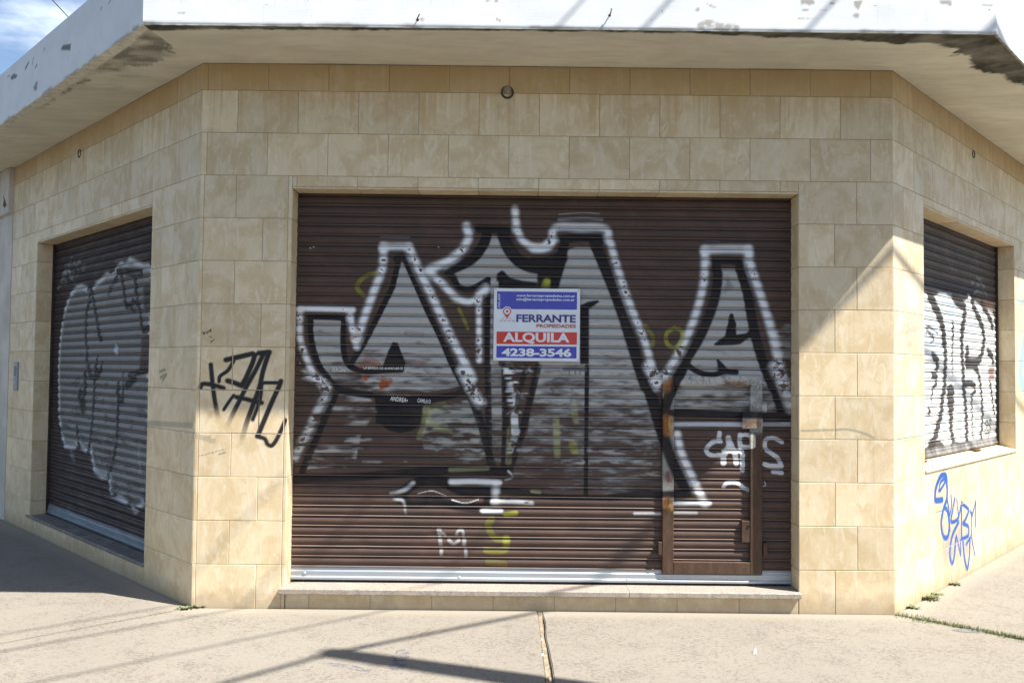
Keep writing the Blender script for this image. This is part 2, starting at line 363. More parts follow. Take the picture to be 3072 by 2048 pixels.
def make_pavement():
    m, nt, b, pos = material('rough_pavement_concrete', 0.92, 0.12)
    n0 = noise(nt, pos, 0.9, 5, 0.6, 0.3); n1 = noise(nt, pos, 5, 7, 0.62, 0.4); n2 = noise(nt, vscale(nt, pos, (1, 1.35, 1)), 46, 7, 0.74, 0.5); n3 = noise(nt, pos, 150, 3, 0.7); n4 = noise(nt, pos, 19, 6, 0.7, 0.8)
    c = mixc(nt, rng(nt, n0, 0.35, 0.65), (0.246, 0.225, 0.187), (0.232, 0.209, 0.175))
    c = mixc(nt, mth(nt, 'MULTIPLY', rng(nt, n1, 0.42, 0.68), 0.25), c, (0.235, 0.210, 0.180))
    c = mixc(nt, mth(nt, 'MULTIPLY', rng(nt, n4, 0.50, 0.66), 0.22), c, (0.215, 0.178, 0.153))
    # distance from the walls' foot line: a trowelled, paler band runs along it
    dot = lambda fr: nd(nt, 'ShaderNodeVectorMath', {0: nd(nt, 'ShaderNodeVectorMath', {0: pos, 1: tuple(fr.o)}, operation='SUBTRACT').outputs[0], 1: tuple(fr.n)}, operation='DOT_PRODUCT').outputs['Value']
    ds = mth(nt, 'MAXIMUM', mth(nt, 'MAXIMUM', dot(FF), dot(FL)), dot(FR))
    smooth = rng(nt, mth(nt, 'ADD', ds, mth(nt, 'MULTIPLY', n1, -0.16)), 0.13, -0.03)
    pit = mth(nt, 'MULTIPLY', rng(nt, mth(nt, 'ADD', n2, mth(nt, 'MULTIPLY', n1, 0.30)), 0.675, 0.76), mth(nt, 'SUBTRACT', 1.0, mth(nt, 'MULTIPLY', smooth, 0.85)))
    c = mixc(nt, mth(nt, 'MULTIPLY', pit, 0.62), c, (0.14, 0.110, 0.094)); c = mixc(nt, mth(nt, 'MULTIPLY', rng(nt, n3, 0.6, 0.8), 0.42), c, (0.16, 0.13, 0.112))
    c = mixc(nt, mth(nt, 'MULTIPLY', rng(nt, n2, 0.42, 0.28), 0.35), c, (0.33, 0.305, 0.26)); c = mixc(nt, mth(nt, 'MULTIPLY', smooth, 0.45), c, (0.31, 0.275, 0.215))
    setin(nt, b, 'Base Color', c)
    h = mth(nt, 'SUBTRACT', mth(nt, 'ADD', mth(nt, 'MULTIPLY', n2, 0.7), mth(nt, 'MULTIPLY', n3, 0.2)), mth(nt, 'MULTIPLY', pit, 0.8))
    bump(nt, b, h, 0.40, 0.007); return m
M_PAVE = make_pavement()
M_SAND = simple('sandy_joint', (0.33, 0.275, 0.20), (0.20, 0.16, 0.115), 30, 0.95, 0.1, 0.6, 0.01)
M_ASPH = simple('asphalt', (0.055, 0.055, 0.056), (0.04, 0.04, 0.041), 60, 0.9, 0.2, 0.5, 0.006)
M_KERB = simple('kerb_concrete', (0.34, 0.32, 0.29), (0.25, 0.235, 0.21), 14)
M_WHITE = simple('neighbour_plaster', (0.62, 0.585, 0.52), (0.48, 0.45, 0.395), 2.2, 0.85, 0.2, 0.3, 0.01)
M_RUST = simple('rusty_iron', (0.14, 0.07, 0.035), (0.07, 0.04, 0.025), 40, 0.7, 0.3)
M_CUP = simple('old_conduit', (0.10, 0.075, 0.06), (0.05, 0.035, 0.03), 40, 0.6, 0.3)
M_MORT = simple('mortar', (0.32, 0.27, 0.19), (0.24, 0.20, 0.14), 40)
M_CABLE = simple('black_cable', (0.03, 0.03, 0.03), (0.045, 0.045, 0.045), 20, 0.6)
M_POLE = simple('grey_pole_wood', (0.20, 0.16, 0.12), (0.13, 0.105, 0.08), 6, 0.85, 0.2, 0.5, 0.01, (4, 4, .4))
M_LEAF = simple('weed_green', (0.19, 0.205, 0.095), (0.14, 0.155, 0.068), 30, 0.6, 0.3)
M_GRASS = simple('joint_moss', (0.17, 0.20, 0.075), (0.22, 0.22, 0.11), 12, 0.9, 0.1)
M_PATCH = simple('grey_cement_patch', (0.175, 0.168, 0.16), (0.15, 0.145, 0.138), 12, 0.85, 0.2)
def plain(name, col, rough=0.5, spec=0.35):
    m, nt, b, pos = material(name, rough, spec); n = noise(nt, pos, 9, 4, 0.6)
    setin(nt, b, 'Base Color', mixc(nt, rng(nt, n, 0.3, 0.7), col, tuple(0.93 * c for c in col))); bump(nt, b, noise(nt, pos, 14, 3, 0.5), 0.25, 0.004); return m
M_SGW, M_SGB, M_SGR = plain('sign_white', (0.74, 0.76, 0.80), 0.28, 0.5), plain('sign_blue', (0.055, 0.060, 0.42), 0.25, 0.5), plain('sign_red', (0.62, 0.045, 0.035), 0.28, 0.5)
M_SGN, M_SGG, M_SGP = plain('sign_navy', (0.050, 0.040, 0.22), 0.3, 0.5), plain('sign_grey', (0.52, 0.54, 0.55), 0.3, 0.5), plain('sign_brick', (0.36, 0.075, 0.05), 0.3, 0.5)
M_CHALK = plain('white_marker', (0.78, 0.78, 0.76), 0.6, 0.3)
M_BLUEMETAL = plain('blue_grey_metal', (0.20, 0.24, 0.28), 0.4, 0.5)

# ------------------------------------------------------------------ ground: road, kerb, pavement slabs
o = MB(); R_ = 900.0
o.quad((-R_, -R_, -0.09), (R_, -R_, -0.09), (R_, R_, -0.09), (-R_, R_, -0.09)); o = o.build('road', M_ASPH); tag(o, 'dark asphalt road around the corner', kind='structure', cat='road')
def isect(p, d, q, e):
    A = np.array([[d[0], -e[0]], [d[1], -e[1]]]); t = np.linalg.solve(A, np.array([q[0] - p[0], q[1] - p[1]])); return np.array([p[0] + d[0] * t[0], p[1] + d[1] * t[0]])
PW = 2.6
cF = np.array([0, -PW]); cL = (FL.o + PW * FL.n)[:2]; cR = (FR.o + PW * FR.n)[:2]
KL, KR = isect(cF, (1, 0), cL, FL.d[:2]), isect(cF, (1, 0), cR, FR.d[:2])
FAR = 40.0; dl, dr, nl, nr = FL.d[:2], FR.d[:2], FL.n[:2], FR.n[:2]
def slab(name, pts, z0, z1, mat, label, drop=0.006):
    bm = bmesh.new(); f = bm.faces.new([bm.verts.new((p[0], p[1], z1)) for p in pts])
    if f.normal.z < 0: f.normal_flip()
    bm.normal_update()
    if f.normal.z < 0: bmesh.ops.reverse_faces(bm, faces=[f])
    r = bmesh.ops.extrude_face_region(bm, geom=[f]); vs = [v for v in r['geom'] if isinstance(v, bmesh.types.BMVert)]
    for v in vs: v.co.z = z0
    bmesh.ops.recalc_face_normals(bm, faces=bm.faces)
    es = [e for e in bm.edges if all(abs(v.co.z - z1) < 1e-6 for v in e.verts)]
    bmesh.ops.bevel(bm, geom=es, offset=drop, segments=2, affect='EDGES')
    me = bpy.data.meshes.new(name); bm.to_mesh(me); bm.free(); me.materials.append(mat)
    ob = bpy.data.objects.new(name, me); COL.objects.link(ob); tag(ob, label, 'pavement', kind='structure'); return ob
bed = [np.array([XL, 0.3]) , np.array([XL, .3]) + dl * FAR, cL + dl * FAR, KL, KR, cR + dr * FAR, np.array([XR, .3]) + dr * FAR, np.array([XR, 0.3])]
slab('pavement_bed', bed, -0.10, ZG - 0.022, M_SAND, 'sandy bed showing in the pavement joints')
g = 0.008
XC = 0.232
OL, ORr = np.array([XL, 0.0]), np.array([XR, 0.0])
def wob(a, b, n, amp, seed):                     # a broken slab edge
    a, b = np.array(a), np.array(b); d = b - a; nn = np.array([-d[1], d[0]]) / np.hypot(*d)
    return [a + d * t + nn * amp * (vnoise(np.array([t * 9.0]), np.array([seed * 1.0]))[0] - .5) * 2 for t in np.linspace(0, 1, n)]
bk = 0.15
jl = isect(OL + nl * 0, nl, cF, (1, 0)); jr = isect(ORr, nr, cF, (1, 0))
EL, ER = isect(OL, nl, cL, dl), isect(ORr, nr, cR, dr)
slab('pavement', [OL + nl * .005 + dl * g, OL + nl * .005 + dl * FAR, cL + dl * FAR, EL + dl * g], -0.08, ZG, M_PAVE, 'rough concrete pavement along the shaded left street')
left_edge = wob((XC - 0.024, -0.005), (XC - 0.022, -PW), 14, 0.003, 3); right_edge = wob((XC + 0.014, -0.005), (XC + 0.020, -PW), 22, 0.008, 8)
mid_edge = wob((XC + 0.006, 0.05), (XC + 0.004, -PW), 40, 0.009, 5)
slab('joint_filling', [(XC - .022, .05)] + mid_edge + [(XC - .021, -PW)], -0.09, ZG - .005, M_SAND, 'sandy mortar filling the joint in front of the wide shutter', .003)
slab('pavement', [OL - dl * g + np.array([.012, -.005]), OL - dl * g + np.array([.004, -.008]), EL - dl * g, KL, np.array([XC, -PW])] [:4] + [left_edge[-1]] + left_edge[::-1][1:], -0.08, ZG, M_PAVE, 'rough concrete pavement slab left of the crack before the wide shutter')
slab('pavement', right_edge + [KR, ER - dr * 0.012, ORr - dr * 0.012 + np.array([0, -.004])], -0.08, ZG, M_PAVE, 'rough pitted concrete pavement slab right of the crack')
slab('pavement', [ORr + dr * 0.012 + nr * .005, ER + dr * 0.012, cR + dr * FAR, ORr + dr * FAR + nr * .005], -0.08, ZG, M_PAVE, 'rough concrete pavement along the sunny right street')
kb = MB()
for p, q, n in ((EL + dl * FAR, KL, nl), (KL, KR, np.array([0, -1.])), (KR, ER + dr * FAR, nr)):
    kb.hexa([(*p, -.1), (*q, -.1), (*(q + n * .13), -.1), (*(p + n * .13), -.1), (*p, ZG - .003), (*q, ZG - .003), (*(q + n * .13), ZG - .003), (*(p + n * .13), ZG - .003)])
tag(kb.build('kerb', M_KERB, recalc=True), 'grey concrete kerb', 'kerb', kind='structure')
# patch of grey cement and a faint blue spray ring on the pavement
def blob(name, cx, cy, rx, ry, rot, z, mat, h=.002, n=40, rag=.12):
    b = MB(); pts = []
    for i in range(n):
        t = 2 * math.pi * i / n; k = 1 + rag * (vnoise(np.array([3 * math.cos(t) + 9]), np.array([3 * math.sin(t) + cx * 3]))[0] - .5) * 2
        x, y = rx * k * math.cos(t), ry * k * math.sin(t); pts.append((cx + x * math.cos(rot) - y * math.sin(rot), cy + x * math.sin(rot) + y * math.cos(rot)))
    b.add([(*p, z) for p in pts] + [(cx, cy, z + h)], [(i, (i + 1) % n, n) for i in range(n)])
    return b.build(name, mat)
pc = onground(2920, 1891)
tag(blob('cement_patch', pc[0], pc[1], .13, .045, 0.0, ZG + .002, M_PATCH), 'smooth grey cement patch on the pavement by the grassy joint', 'patch')

def make_faint():
    m, nt, b, pos = material('faint_blue_spray', 0.9, 0.1); n = noise(nt, pos, 30, 5, 0.7)
    setin(nt, b, 'Base Color', (0.12, 0.13, 0.22, 1)); setin(nt, b, 'Alpha', rng(nt, n, 0.40, 0.70, 0.0, 0.5)); return m
M_FAINT = make_faint()
zg = zone(800, 1700, 2.138)
for pts, w in (([(540, 545), (620, 515), (720, 498), (740, 505)], .022), ([(860, 530), (872, 560), (840, 590), (790, 585)], .05), ([(360, 615), (470, 630), (600, 655), (670, 672)], .03), ([(270, 575), (300, 578)], .05), ([(860, 590), (840, 640), (800, 655)], .05)):
    P = spline(np.array([onground(*zg(p)) for p in pts])) if len(pts) > 2 else np.array([onground(*zg(p)) for p in pts]); b_ = MB(); vs = []
    for i, p in enumerate(P):
        t = P[min(i + 1, len(P) - 1)] - P[max(i - 1, 0)]; t = t / np.hypot(*t); nn = np.array([-t[1], t[0]]) * w * (.5 + .5 * math.sin(math.pi * (i + .5) / len(P)))
        vs += [(*(p + nn), ZG + .003), (*(p - nn), ZG + .003)]
    b_.add(vs, [(2 * i, 2 * i + 2, 2 * i + 3, 2 * i + 1) for i in range(len(P) - 1)]); x = b_.build('spray_mark', M_FAINT); x.parent = bpy.data.objects['pavement.001']

# ------------------------------------------------------------------ the corner building
shop = empty('corner_shop', (0.25, 1.5, ZG))
tag(shop, 'beige tiled corner shop with three closed graffiti covered roller shutters under a white eave', 'building')
def adopt(o, p):
    o.parent = p; o.matrix_parent_inverse = Matrix.Translation(-Vector(shop.location)); return o
ROWS = [HS - .004] + [3.657 - .3 * k for k in range(12)] + [ZG - .03]   # course lines, top to bottom
OPEN = {'F': (-1.533, 2.013, ZG - .05, 2.968), 'L': (0.832, 3.712, 0.20, 2.942), 'R': (0.641, 3.297, 1.0, 2.98)}
REC = 0.17
def split(a, b, joints): return [x for x in [a] + sorted(j for j in joints if a + .015 < j < b - .015) + [b]]
def course(k, a, b, ph):                         # joint positions of course k between a and b
    base = {'F': -1.2904, 'L': 0.0, 'R': 0.0}[ph] + (.2116 if k % 2 == 0 else 0.0)
    i0 = math.floor((a - base) / .4232) - 1
    return [base + .4232 * i for i in range(i0, i0 + 60)]
class Tiles:
    def __init__(s): s.v = []; s.f = []; s.t = []; s.sz = []; s.fr = None
    def tile(s, fr, a0, a1, z0, z1, top=False, dense=0, o1=None, gap=.0013, b=.0026):
        o1 = (RNG.rand() - .5) * .0012 if o1 is None else o1; o0 = -.0045
        a0 += gap; a1 -= gap; z0 += gap; z1 -= gap
        base = len(s.v); tt = (RNG.rand(), RNG.rand(), RNG.rand(), (0.55 + .45 * RNG.rand()) if top else 0.0)
        ring0 = [fr.P(a0, z0, o0), fr.P(a1, z0, o0), fr.P(a1, z1, o0), fr.P(a0, z1, o0)]
        ring1 = [fr.P(a0, z0, o1 - b), fr.P(a1, z0, o1 - b), fr.P(a1, z1, o1 - b), fr.P(a0, z1, o1 - b)]
        n = max(1, int((a1 - a0) / dense)) if dense else 1; m = max(1, int((z1 - z0) / dense)) if dense else 1
        As = np.linspace(a0 + b, a1 - b, n + 1); Zs = np.linspace(z0 + b, z1 - b, m + 1)
        gpts = [fr.P(x, z, o1) for z in Zs for x in As]; gsz = [(x, z) for z in Zs for x in As]
        s.v += ring0 + ring1 + gpts; s.t += [tt] * (8 + len(gpts))
        s.sz += [(a0, z0), (a1, z0), (a1, z1), (a0, z1)] * 2 + gsz
        G = lambda i, j: base + 8 + j * (n + 1) + i
        cor = [G(0, 0), G(n, 0), G(n, m), G(0, m)]
        for i in range(4):
            j = (i + 1) % 4; s.f.append((base + i, base + j, base + 4 + j, base + 4 + i))
        s.f.append((base + 4, base + 5) + tuple(G(i, 0) for i in range(n, -1, -1)))
        s.f.append((base + 5, base + 6) + tuple(G(n, j) for j in range(m, -1, -1)))
        s.f.append((base + 6, base + 7) + tuple(G(i, m) for i in range(0, n + 1)))
        s.f.append((base + 7, base + 4) + tuple(G(0, j) for j in range(0, m + 1)))
        for j in range(m):
            for i in range(n): s.f.append((G(i, j), G(i + 1, j), G(i + 1, j + 1), G(i, j + 1)))
    def build(s, name, parent, canvas=None):
        me = bpy.data.meshes.new(name); me.from_pydata(s.v, [], s.f); me.update()
        a = me.attributes.new('tile', 'FLOAT_COLOR', 'POINT'); a.data.foreach_set('color', np.array(s.t, np.float32).ravel())
        a = me.attributes.new('paint', 'FLOAT_COLOR', 'POINT')
        a.data.foreach_set('color', (canvas.rgba() if canvas else np.zeros((len(s.v), 4))).astype(np.float32).ravel())
        me.materials.append(M_TILE); me.materials.append(M_GROUT)
        ob = bpy.data.objects.new(name, me); COL.objects.link(ob); adopt(ob, parent); return ob
def hit(a0, a1, z0, z1, box): return a1 > box[0] and a0 < box[1] and z1 > box[2] and z0 < box[3]
def facade(key, fr, sa, sb, dense_boxes):
    T = Tiles(); oa, ob, oz0, oz1 = OPEN[key]
    for k in range(13):
        zt, zb = ROWS[k], ROWS[k + 1]
        js = course(k + 1, sa, sb, key)
        # spans of this course left, right, above and below the opening
        spans = []
        if zb >= oz1 or zt <= oz0: spans.append((sa, sb, zb, zt, js))
        else:
            spans.append((sa, oa, zb, zt, js)); spans.append((ob, sb, zb, zt, js))
            if zt > oz1 + .01: spans.append((oa, ob, oz1 + .014, zt, js if key == 'F' else js))
            if zb < oz0 - .01 and key != 'F': spans.append((oa, ob, zb, min(zt, oz0), js))
        for a, b, z0, z1, jj in spans:
            if z1 - z0 < .012: continue
            if key == 'F' and k >= 3 and a < -2: jj = [-1.925 if k % 2 else -1.735] ; edges = [a, a + .027] + jj + [b - .027, b]
            elif key == 'F' and k >= 3 and b > 2.5: edges = [a, 2.42 if k % 2 else 2.265, b]
            elif key == 'F' and k < 3: edges = split(a, b, jj)
            else: edges = split(a, b, jj)
            for e0, e1 in zip(edges[:-1], edges[1:]):
                d = .0065 if any(hit(e0, e1, z0, z1, bx) for bx in dense_boxes) else 0
                T.tile(fr, e0, e1, z0, z1, top=(k == 0), dense=d)
    return T
def wall_body(key, fr, sa, sb, parent):          # masonry behind the tiles
    oa, ob, oz0, oz1 = OPEN[key]; b = MB(); o0, o1 = -.30, -.0034
    b.fbox(fr, sa, oa - .006, -.1, HS + .05, o0, o1); b.fbox(fr, ob + .006, sb, -.1, HS + .05, o0, o1)
    b.fbox(fr, oa - .006, ob + .006, oz1 + .012, HS + .05, o0, o1)
    if key != 'F': b.fbox(fr, oa - .006, ob + .006, -.1, oz0 - .03, o0, o1)
    ob_ = b.build('masonry', M_GROUT); ob_.parent = parent; return ob_
class Jamb:                                      # a reveal as its own little frame: u runs inwards
    def __init__(s, fr, a, sign): s.fr, s.a, s.sign = fr, a, sign
    def P(s, u, z, off=0.0): return s.fr.P(s.a + s.sign * off, z, -u)
class Lintel:
    def __init__(s, fr, z): s.fr, s.z = fr, z
    def P(s, a, u, off=0.0): return s.fr.P(a, s.z - off, -u)
def reveals(key, fr, T):
    oa, ob, oz0, oz1 = OPEN[key]; zb = oz0 if key != 'F' else .205
    for jb in (Jamb(fr, oa, 1), Jamb(fr, ob, -1)):
        for k in range(13):
            z0, z1 = max(ROWS[k + 1], zb), min(ROWS[k], oz1)
            if z1 - z0 > .012: T.tile(jb, .004, REC + .05, z0, z1)
    lt = Lintel(fr, oz1)
    for e0, e1 in zip(*(lambda E: (E[:-1], E[1:]))(split(oa, ob, course(4, oa, ob, key)))): T.tile(lt, e0, e1, .004, REC + .05)
    # pale glazed edge of the lintel tiles
    for e0, e1 in zip(*(lambda E: (E[:-1], E[1:]))(split(oa, ob, course(4, oa, ob, key)))): T.tile(fr, e0, e1, oz1 - .001, oz1 + .013, b=.0015)

# ---- wall tags painted on the tiles
BLK = (0.018, 0.016, 0.018)
walls = {}
for key, fr, sa, sb, boxes in (('F', FF, XL, XR, [(-2.16, -1.52, .85, 2.2), (-2.176, XR, 1.15, 1.33)]),
                               ('L', FL, 0.0, 4.60, [(0, .83, 1.2, 1.4), (.1, .5, 1.6, 2.0)]),
                               ('R', FR, 0.0, 7.5, [(.4, 5.2, .06, 1.0), (0, .64, 1.1, 2.1), (3.3, 4.2, 1.2, 2.4)])):
    T = facade(key, fr, sa, sb, boxes); reveals(key, fr, T)
    S = np.array(T.sz)
    # jamb and lintel tiles carry no paint: push their canvas coordinates away
    P3 = np.array(T.v); offn = (P3[:, :2] - fr.o[:2]) @ fr.n[:2]
    aa = (P3[:, :2] - fr.o[:2]) @ fr.d[:2]; aa[offn < -.02] = 1e4
    cv = Canvas(fr, aa, P3[:, 2], 0.0, {'F': 430.0, 'L': 250.0, 'R': 200.0}[key])
    if key == 'F':
        tg = lambda pts, w, **kw: cv.stroke(pts, ZT, w, BLK, soft=.35, k=3.485, **kw)
        tg([(252, 500), (265, 640), (290, 850), (318, 1000), (338, 1110)], 46, fade=.35)
        tg([(145, 735), (160, 705), (200, 700), (290, 715), (385, 745)], 46)
        tg([(410, 450), (520, 425), (690, 385), (712, 400), (690, 480), (620, 640), (575, 720), (500, 690), (428, 668)], 52, smooth=False)
        tg([(490, 465), (430, 560), (350, 620), (338, 675)], 38)
        tg([(755, 380), (865, 370)], 52); tg([(800, 395), (720, 560), (620, 740), (550, 880), (480, 1020), (395, 1210)], 46, fade=.35)
        tg([(855, 390), (800, 560), (760, 740), (690, 930), (620, 1130), (545, 1400)], 50, fade=.40)
        tg([(520, 838), (600, 855), (700, 880), (785, 898)], 46); tg([(492, 820), (440, 890), (388, 970)], 34)
        tg([(780, 705), (810, 690), (950, 688)], 36); tg([(785, 705), (770, 850), (735, 960), (690, 1075)], 38)
        tg([(985, 672), (960, 740), (900, 870), (820, 1060), (745, 1240)], 50); tg([(735, 1250), (815, 1275), (845, 1330), (890, 1345), (935, 1290), (980, 1200), (1032, 1080)], 42)
        for pts in ([(160, 150), (185, 190), (190, 160), (215, 175)], [(215, 160), (230, 150), (225, 165)], [(240, 145), (255, 130), (250, 155)], [(240, 205), (262, 215)], [(245, 270), (265, 255), (290, 238)]):
            cv.stroke(pts, ZT, 9, (.05, .04, .03), k=3.485, smooth=False)
        for pts, w in (([(410, 1380), (300, 1410), (130, 1455)], 6), ([(410, 1415), (340, 1435)], 12), ([(240, 1250), (200, 1265)], 8)): cv.stroke(pts, ZT, w, (.10, .09, .08), k=3.485, a=.7)
        teal = (.24, .36, .34)
        cv.stroke([(2405, 1292), (2500, 1289), (2545, 1288), (2590, 1299), (2622, 1313)], lambda p: p, 6, teal, k=1, a=.55)
        cv.stroke([(582, 1305), (640, 1322)], lambda p: p, 14, teal, k=1, a=.30)
    if key == 'L':
        cv.stroke([(443, 1268), (575, 1276)], lambda p: p, 9, (.24, .34, .33), k=1, a=.45)
        for pts in ([(478, 1115), (496, 1108)], [(482, 1132), (500, 1122), (488, 1140)]): cv.stroke(pts, lambda p: p, 5, (.12, .12, .12), k=1, a=.6)
    if key == 'R':
        blu = (.014, .085, .32); ub = lambda pts, w=13, **kw: cv.stroke(pts, ZU, w * 1.45, blu, soft=.4, k=2.411, a=1, **kw)
        for pts, w in (([(640, 490), (680, 620), (740, 850), (860, 700)], 150),): cv.stroke(pts, ZU, w, (.16, .27, .50), soft=1.0, k=2.411, a=.16)
        cv.stroke([(700, 830), (760, 800), (850, 780)], ZU, 90, (.16, .27, .50), soft=1.0, k=2.411, a=.30)
        ub([(700, 375), (698, 320), (685, 297), (655, 310), (625, 380), (615, 440), (620, 482), (668, 478)], 15)
        ub([(642, 415), (655, 355), (680, 330), (690, 345), (650, 415)], 9)
        ub([(703, 385), (700, 470), (675, 550), (660, 640), (668, 720), (690, 755), (712, 730), (718, 650), (705, 560), (685, 535)], 13)
        ub([(702, 470), (715, 560), (722, 700)], 10); ub([(730, 450), (735, 520), (722, 590)], 8)
        ub([(757, 470), (742, 560), (732, 635), (775, 622), (795, 560), (803, 520)], 11); ub([(772, 480), (785, 600)], 8)
        ub([(806, 500), (806, 760)], 11); ub([(806, 503), (845, 535), (858, 560), (830, 630), (818, 650), (855, 672), (855, 735), (818, 760)], 11)
        ub([(870, 560), (882, 600), (910, 488), (908, 670)], 9, smooth=False); ub([(880, 570), (880, 740), (905, 880)], 8)
        ub([(785, 640), (740, 740), (722, 860), (735, 935), (752, 900), (765, 760)], 12); ub([(770, 738), (800, 880), (800, 770)], 8, smooth=False)
        ub([(815, 760), (828, 900), (848, 975), (862, 900), (868, 760)], 12); ub([(875, 745), (840, 800)], 9)
        for pts in ([(1000, 640), (1020, 540), (1045, 455), (1060, 600), (1090, 640)], [(1020, 560), (1060, 560)], [(1110, 230), (1140, 220), (1130, 330), (1090, 500), (1100, 700), (1140, 730), (1165, 640)], [(1200, 240), (1180, 420), (1190, 560), (1230, 610)], [(1250, 190), (1215, 300), (1240, 420)]):
            cv.stroke(pts, ZU, 9, (.80, .72, .58), soft=.5, k=2.411, a=.55)
        cv.stroke([(2683, 1326), (2720, 1315), (2771, 1303)], lambda p: p, 7, (.42, .58, .55), k=1, a=.6)
        for pts in ([(2705, 985), (2720, 975), (2728, 990)], [(2735, 970), (2740, 990), (2752, 975)], [(2700, 1000), (2760, 985)], [(2720, 1040), (2735, 1030), (2738, 1060)]): cv.stroke(pts, lambda p: p, 7, (.75, .42, .50), soft=.6, k=1, a=.35)
        cv.stroke([(3058, 890), (3075, 900), (3085, 950), (3068, 1050), (3062, 1130), (3080, 1180)], lambda p: p, 26, (.25, .47, .66), soft=.5, k=1, a=.85)
    wl = T.build('wall', shop, cv); walls[key] = wl
    wl['label'] = {'F': 'beige tiled front wall around the wide shutter, with a black tag', 'L': 'shaded beige tiled wall on the left street', 'R': 'sunlit beige tiled wall on the right street, with a blue tag'}[key]
    wall_body(key, fr, sa, sb, wl)

# ---- eave: soffit, white fascia, roof
OVF, OVL, OVR, FH = 0.6635, 0.566, 0.716, 0.463
fl, frr = (FL.o + OVL * FL.n)[:2], (FR.o + OVR * FR.n)[:2]; ff = np.array([0, -OVF])
QL, QR = isect(ff, (1, 0), fl, dl), isect(ff, (1, 0), frr, dr)
LEN = 8.0
def strip(p0, p1, q0, q1, n, m):                  # p: outer edge, q: inner edge
    t = np.linspace(0, 1, n)[:, None, None]; u = np.linspace(0, 1, m)[None, :, None]
    a = p0 + (p1 - p0) * t; b = q0 + (q1 - q0) * t
    return a * (1 - u) + b * u
ins = .30
segs = [(fl + dl * (LEN), QL, FL.o[:2] + dl * LEN - nl * ins, np.array([XL, ins]), 520, 46),
        (QL, QR, np.array([XL, ins]), np.array([XR, ins]), 400, 60),
        (QR, frr + dr * LEN, np.array([XR, ins]), FR.o[:2] + dr * LEN - nr * ins, 520, 46)]
soffit_px = []
def mould(X, Y, edge, run, which):
    # depth of the dark mouldy band behind the drip edge, from the photograph, along each side
    j = (fbm(X * 7, Y * 7, 5, 5) - .5); j2 = (fbm(X * 30, Y * 30, 9, 3) - .5)
    if which == 1:
        t = run                                    # x along the front
        w = np.interp(t, [-2.6, -2.2, -1.2, -.4, .6, 1.2, 1.6, 2.2, 2.7, 3.1], [.13, .085, .05, .035, .03, .045, .085, .12, .19, .30])
        lo = np.full_like(t, 0.0)
    elif which == 2:
        w = np.interp(run, [-.3, .2, .5, .9, 2, 6], [.30, .27, .20, .12, .05, .03]); lo = np.zeros_like(run)
    else:
        w = np.interp(run, [-.4, 0, .35, .7, 1.1, 2.4], [.18, .19, .23, .10, .03, 0.0]); lo = np.interp(run, [-.3, 0, .5, 5], [.05, .075, .085, .09])
    w2 = w * (1 + (.8 if which else 1.5) * j) + (.03 if which else .05) * j2
    m = (1 - sstep(-.010, .014, edge - lo - w2)) * sstep(-.006, .01, edge - lo + .02 * j2)
    m = m * sstep(.0, .02, w) * (np.clip(.92 + .6 * j, 0, 1) if which else np.clip(.55 + 1.6 * (fbm(X * 6 + Y * 3, Y * 15, 15, 4) - .5) + j, 0, .85))
    if which == 0: m = np.maximum(m * .85, .40 * sstep(.54, .62, fbm(X * 3 + 4, Y * 9, 2, 5)) * np.interp(run, [-.3, 0, .9, 1.5], [1, 1, .7, 0]) * sstep(.08, .12, edge) * (1 - sstep(.30, .42, edge)))
    return m
parts_sf = []
for w, (p0, p1, q0, q1, n, m) in enumerate(segs):
    G = strip(p0, p1, q0, q1, n, m); X, Y = G[..., 0], G[..., 1]
    if w == 0: edge = -((X - fl[0]) * nl[0] + (Y - fl[1]) * nl[1]); run = (X - FL.o[0]) * dl[0] + (Y - FL.o[1]) * dl[1]
    elif w == 1: edge = Y + OVF; run = X
    else: edge = -((X - frr[0]) * nr[0] + (Y - frr[1]) * nr[1]); run = (X - FR.o[0]) * dr[0] + (Y - FR.o[1]) * dr[1]
    zz = np.full(X.shape, HS) + (fbm(X * 1.3, Y * 1.3, 3, 3) - .5) * .012 * sstep(.0, .1, edge)
    mm = mould(X, Y, edge, run, w)
    colr = np.concatenate([np.broadcast_to(np.array([.085, .082, .066]), X.shape + (3,)), mm[..., None]], -1)
    if w == 0:                                     # the drip edge itself is paler
        st_ = sstep(.075, .060, edge + .012 * (fbm(X * 9, Y * 9, 6) - .5)) * .6
        colr = colr.copy(); a0_ = colr[..., 3:]; ps = st_[..., None] * (a0_ < .2)
        colr[..., :3] = np.where(ps > 0, np.array([.80, .77, .66]), colr[..., :3]); colr[..., 3:] = np.maximum(a0_ * (ps <= 0), ps)
    parts_sf.append((np.dstack([X, Y, zz]), colr))
for i, (P, c) in enumerate(parts_sf):
    ob = grid_mesh('soffit', P[:, ::-1], M_SOFF, None, True, {'paint': c[:, ::-1].reshape(-1, 4)}); adopt(ob, shop)
    if i == 0: ob['label'] = 'plaster soffit with a grey mould patch along the left street'
    if i == 1: ob['label'] = 'plaster soffit over the wide shutter'
    if i == 2: ob['label'] = 'plaster soffit with flaked black drip edge along the right street'
GREYC, UNDER = (.14, .13, .125), (.40, .35, .29)
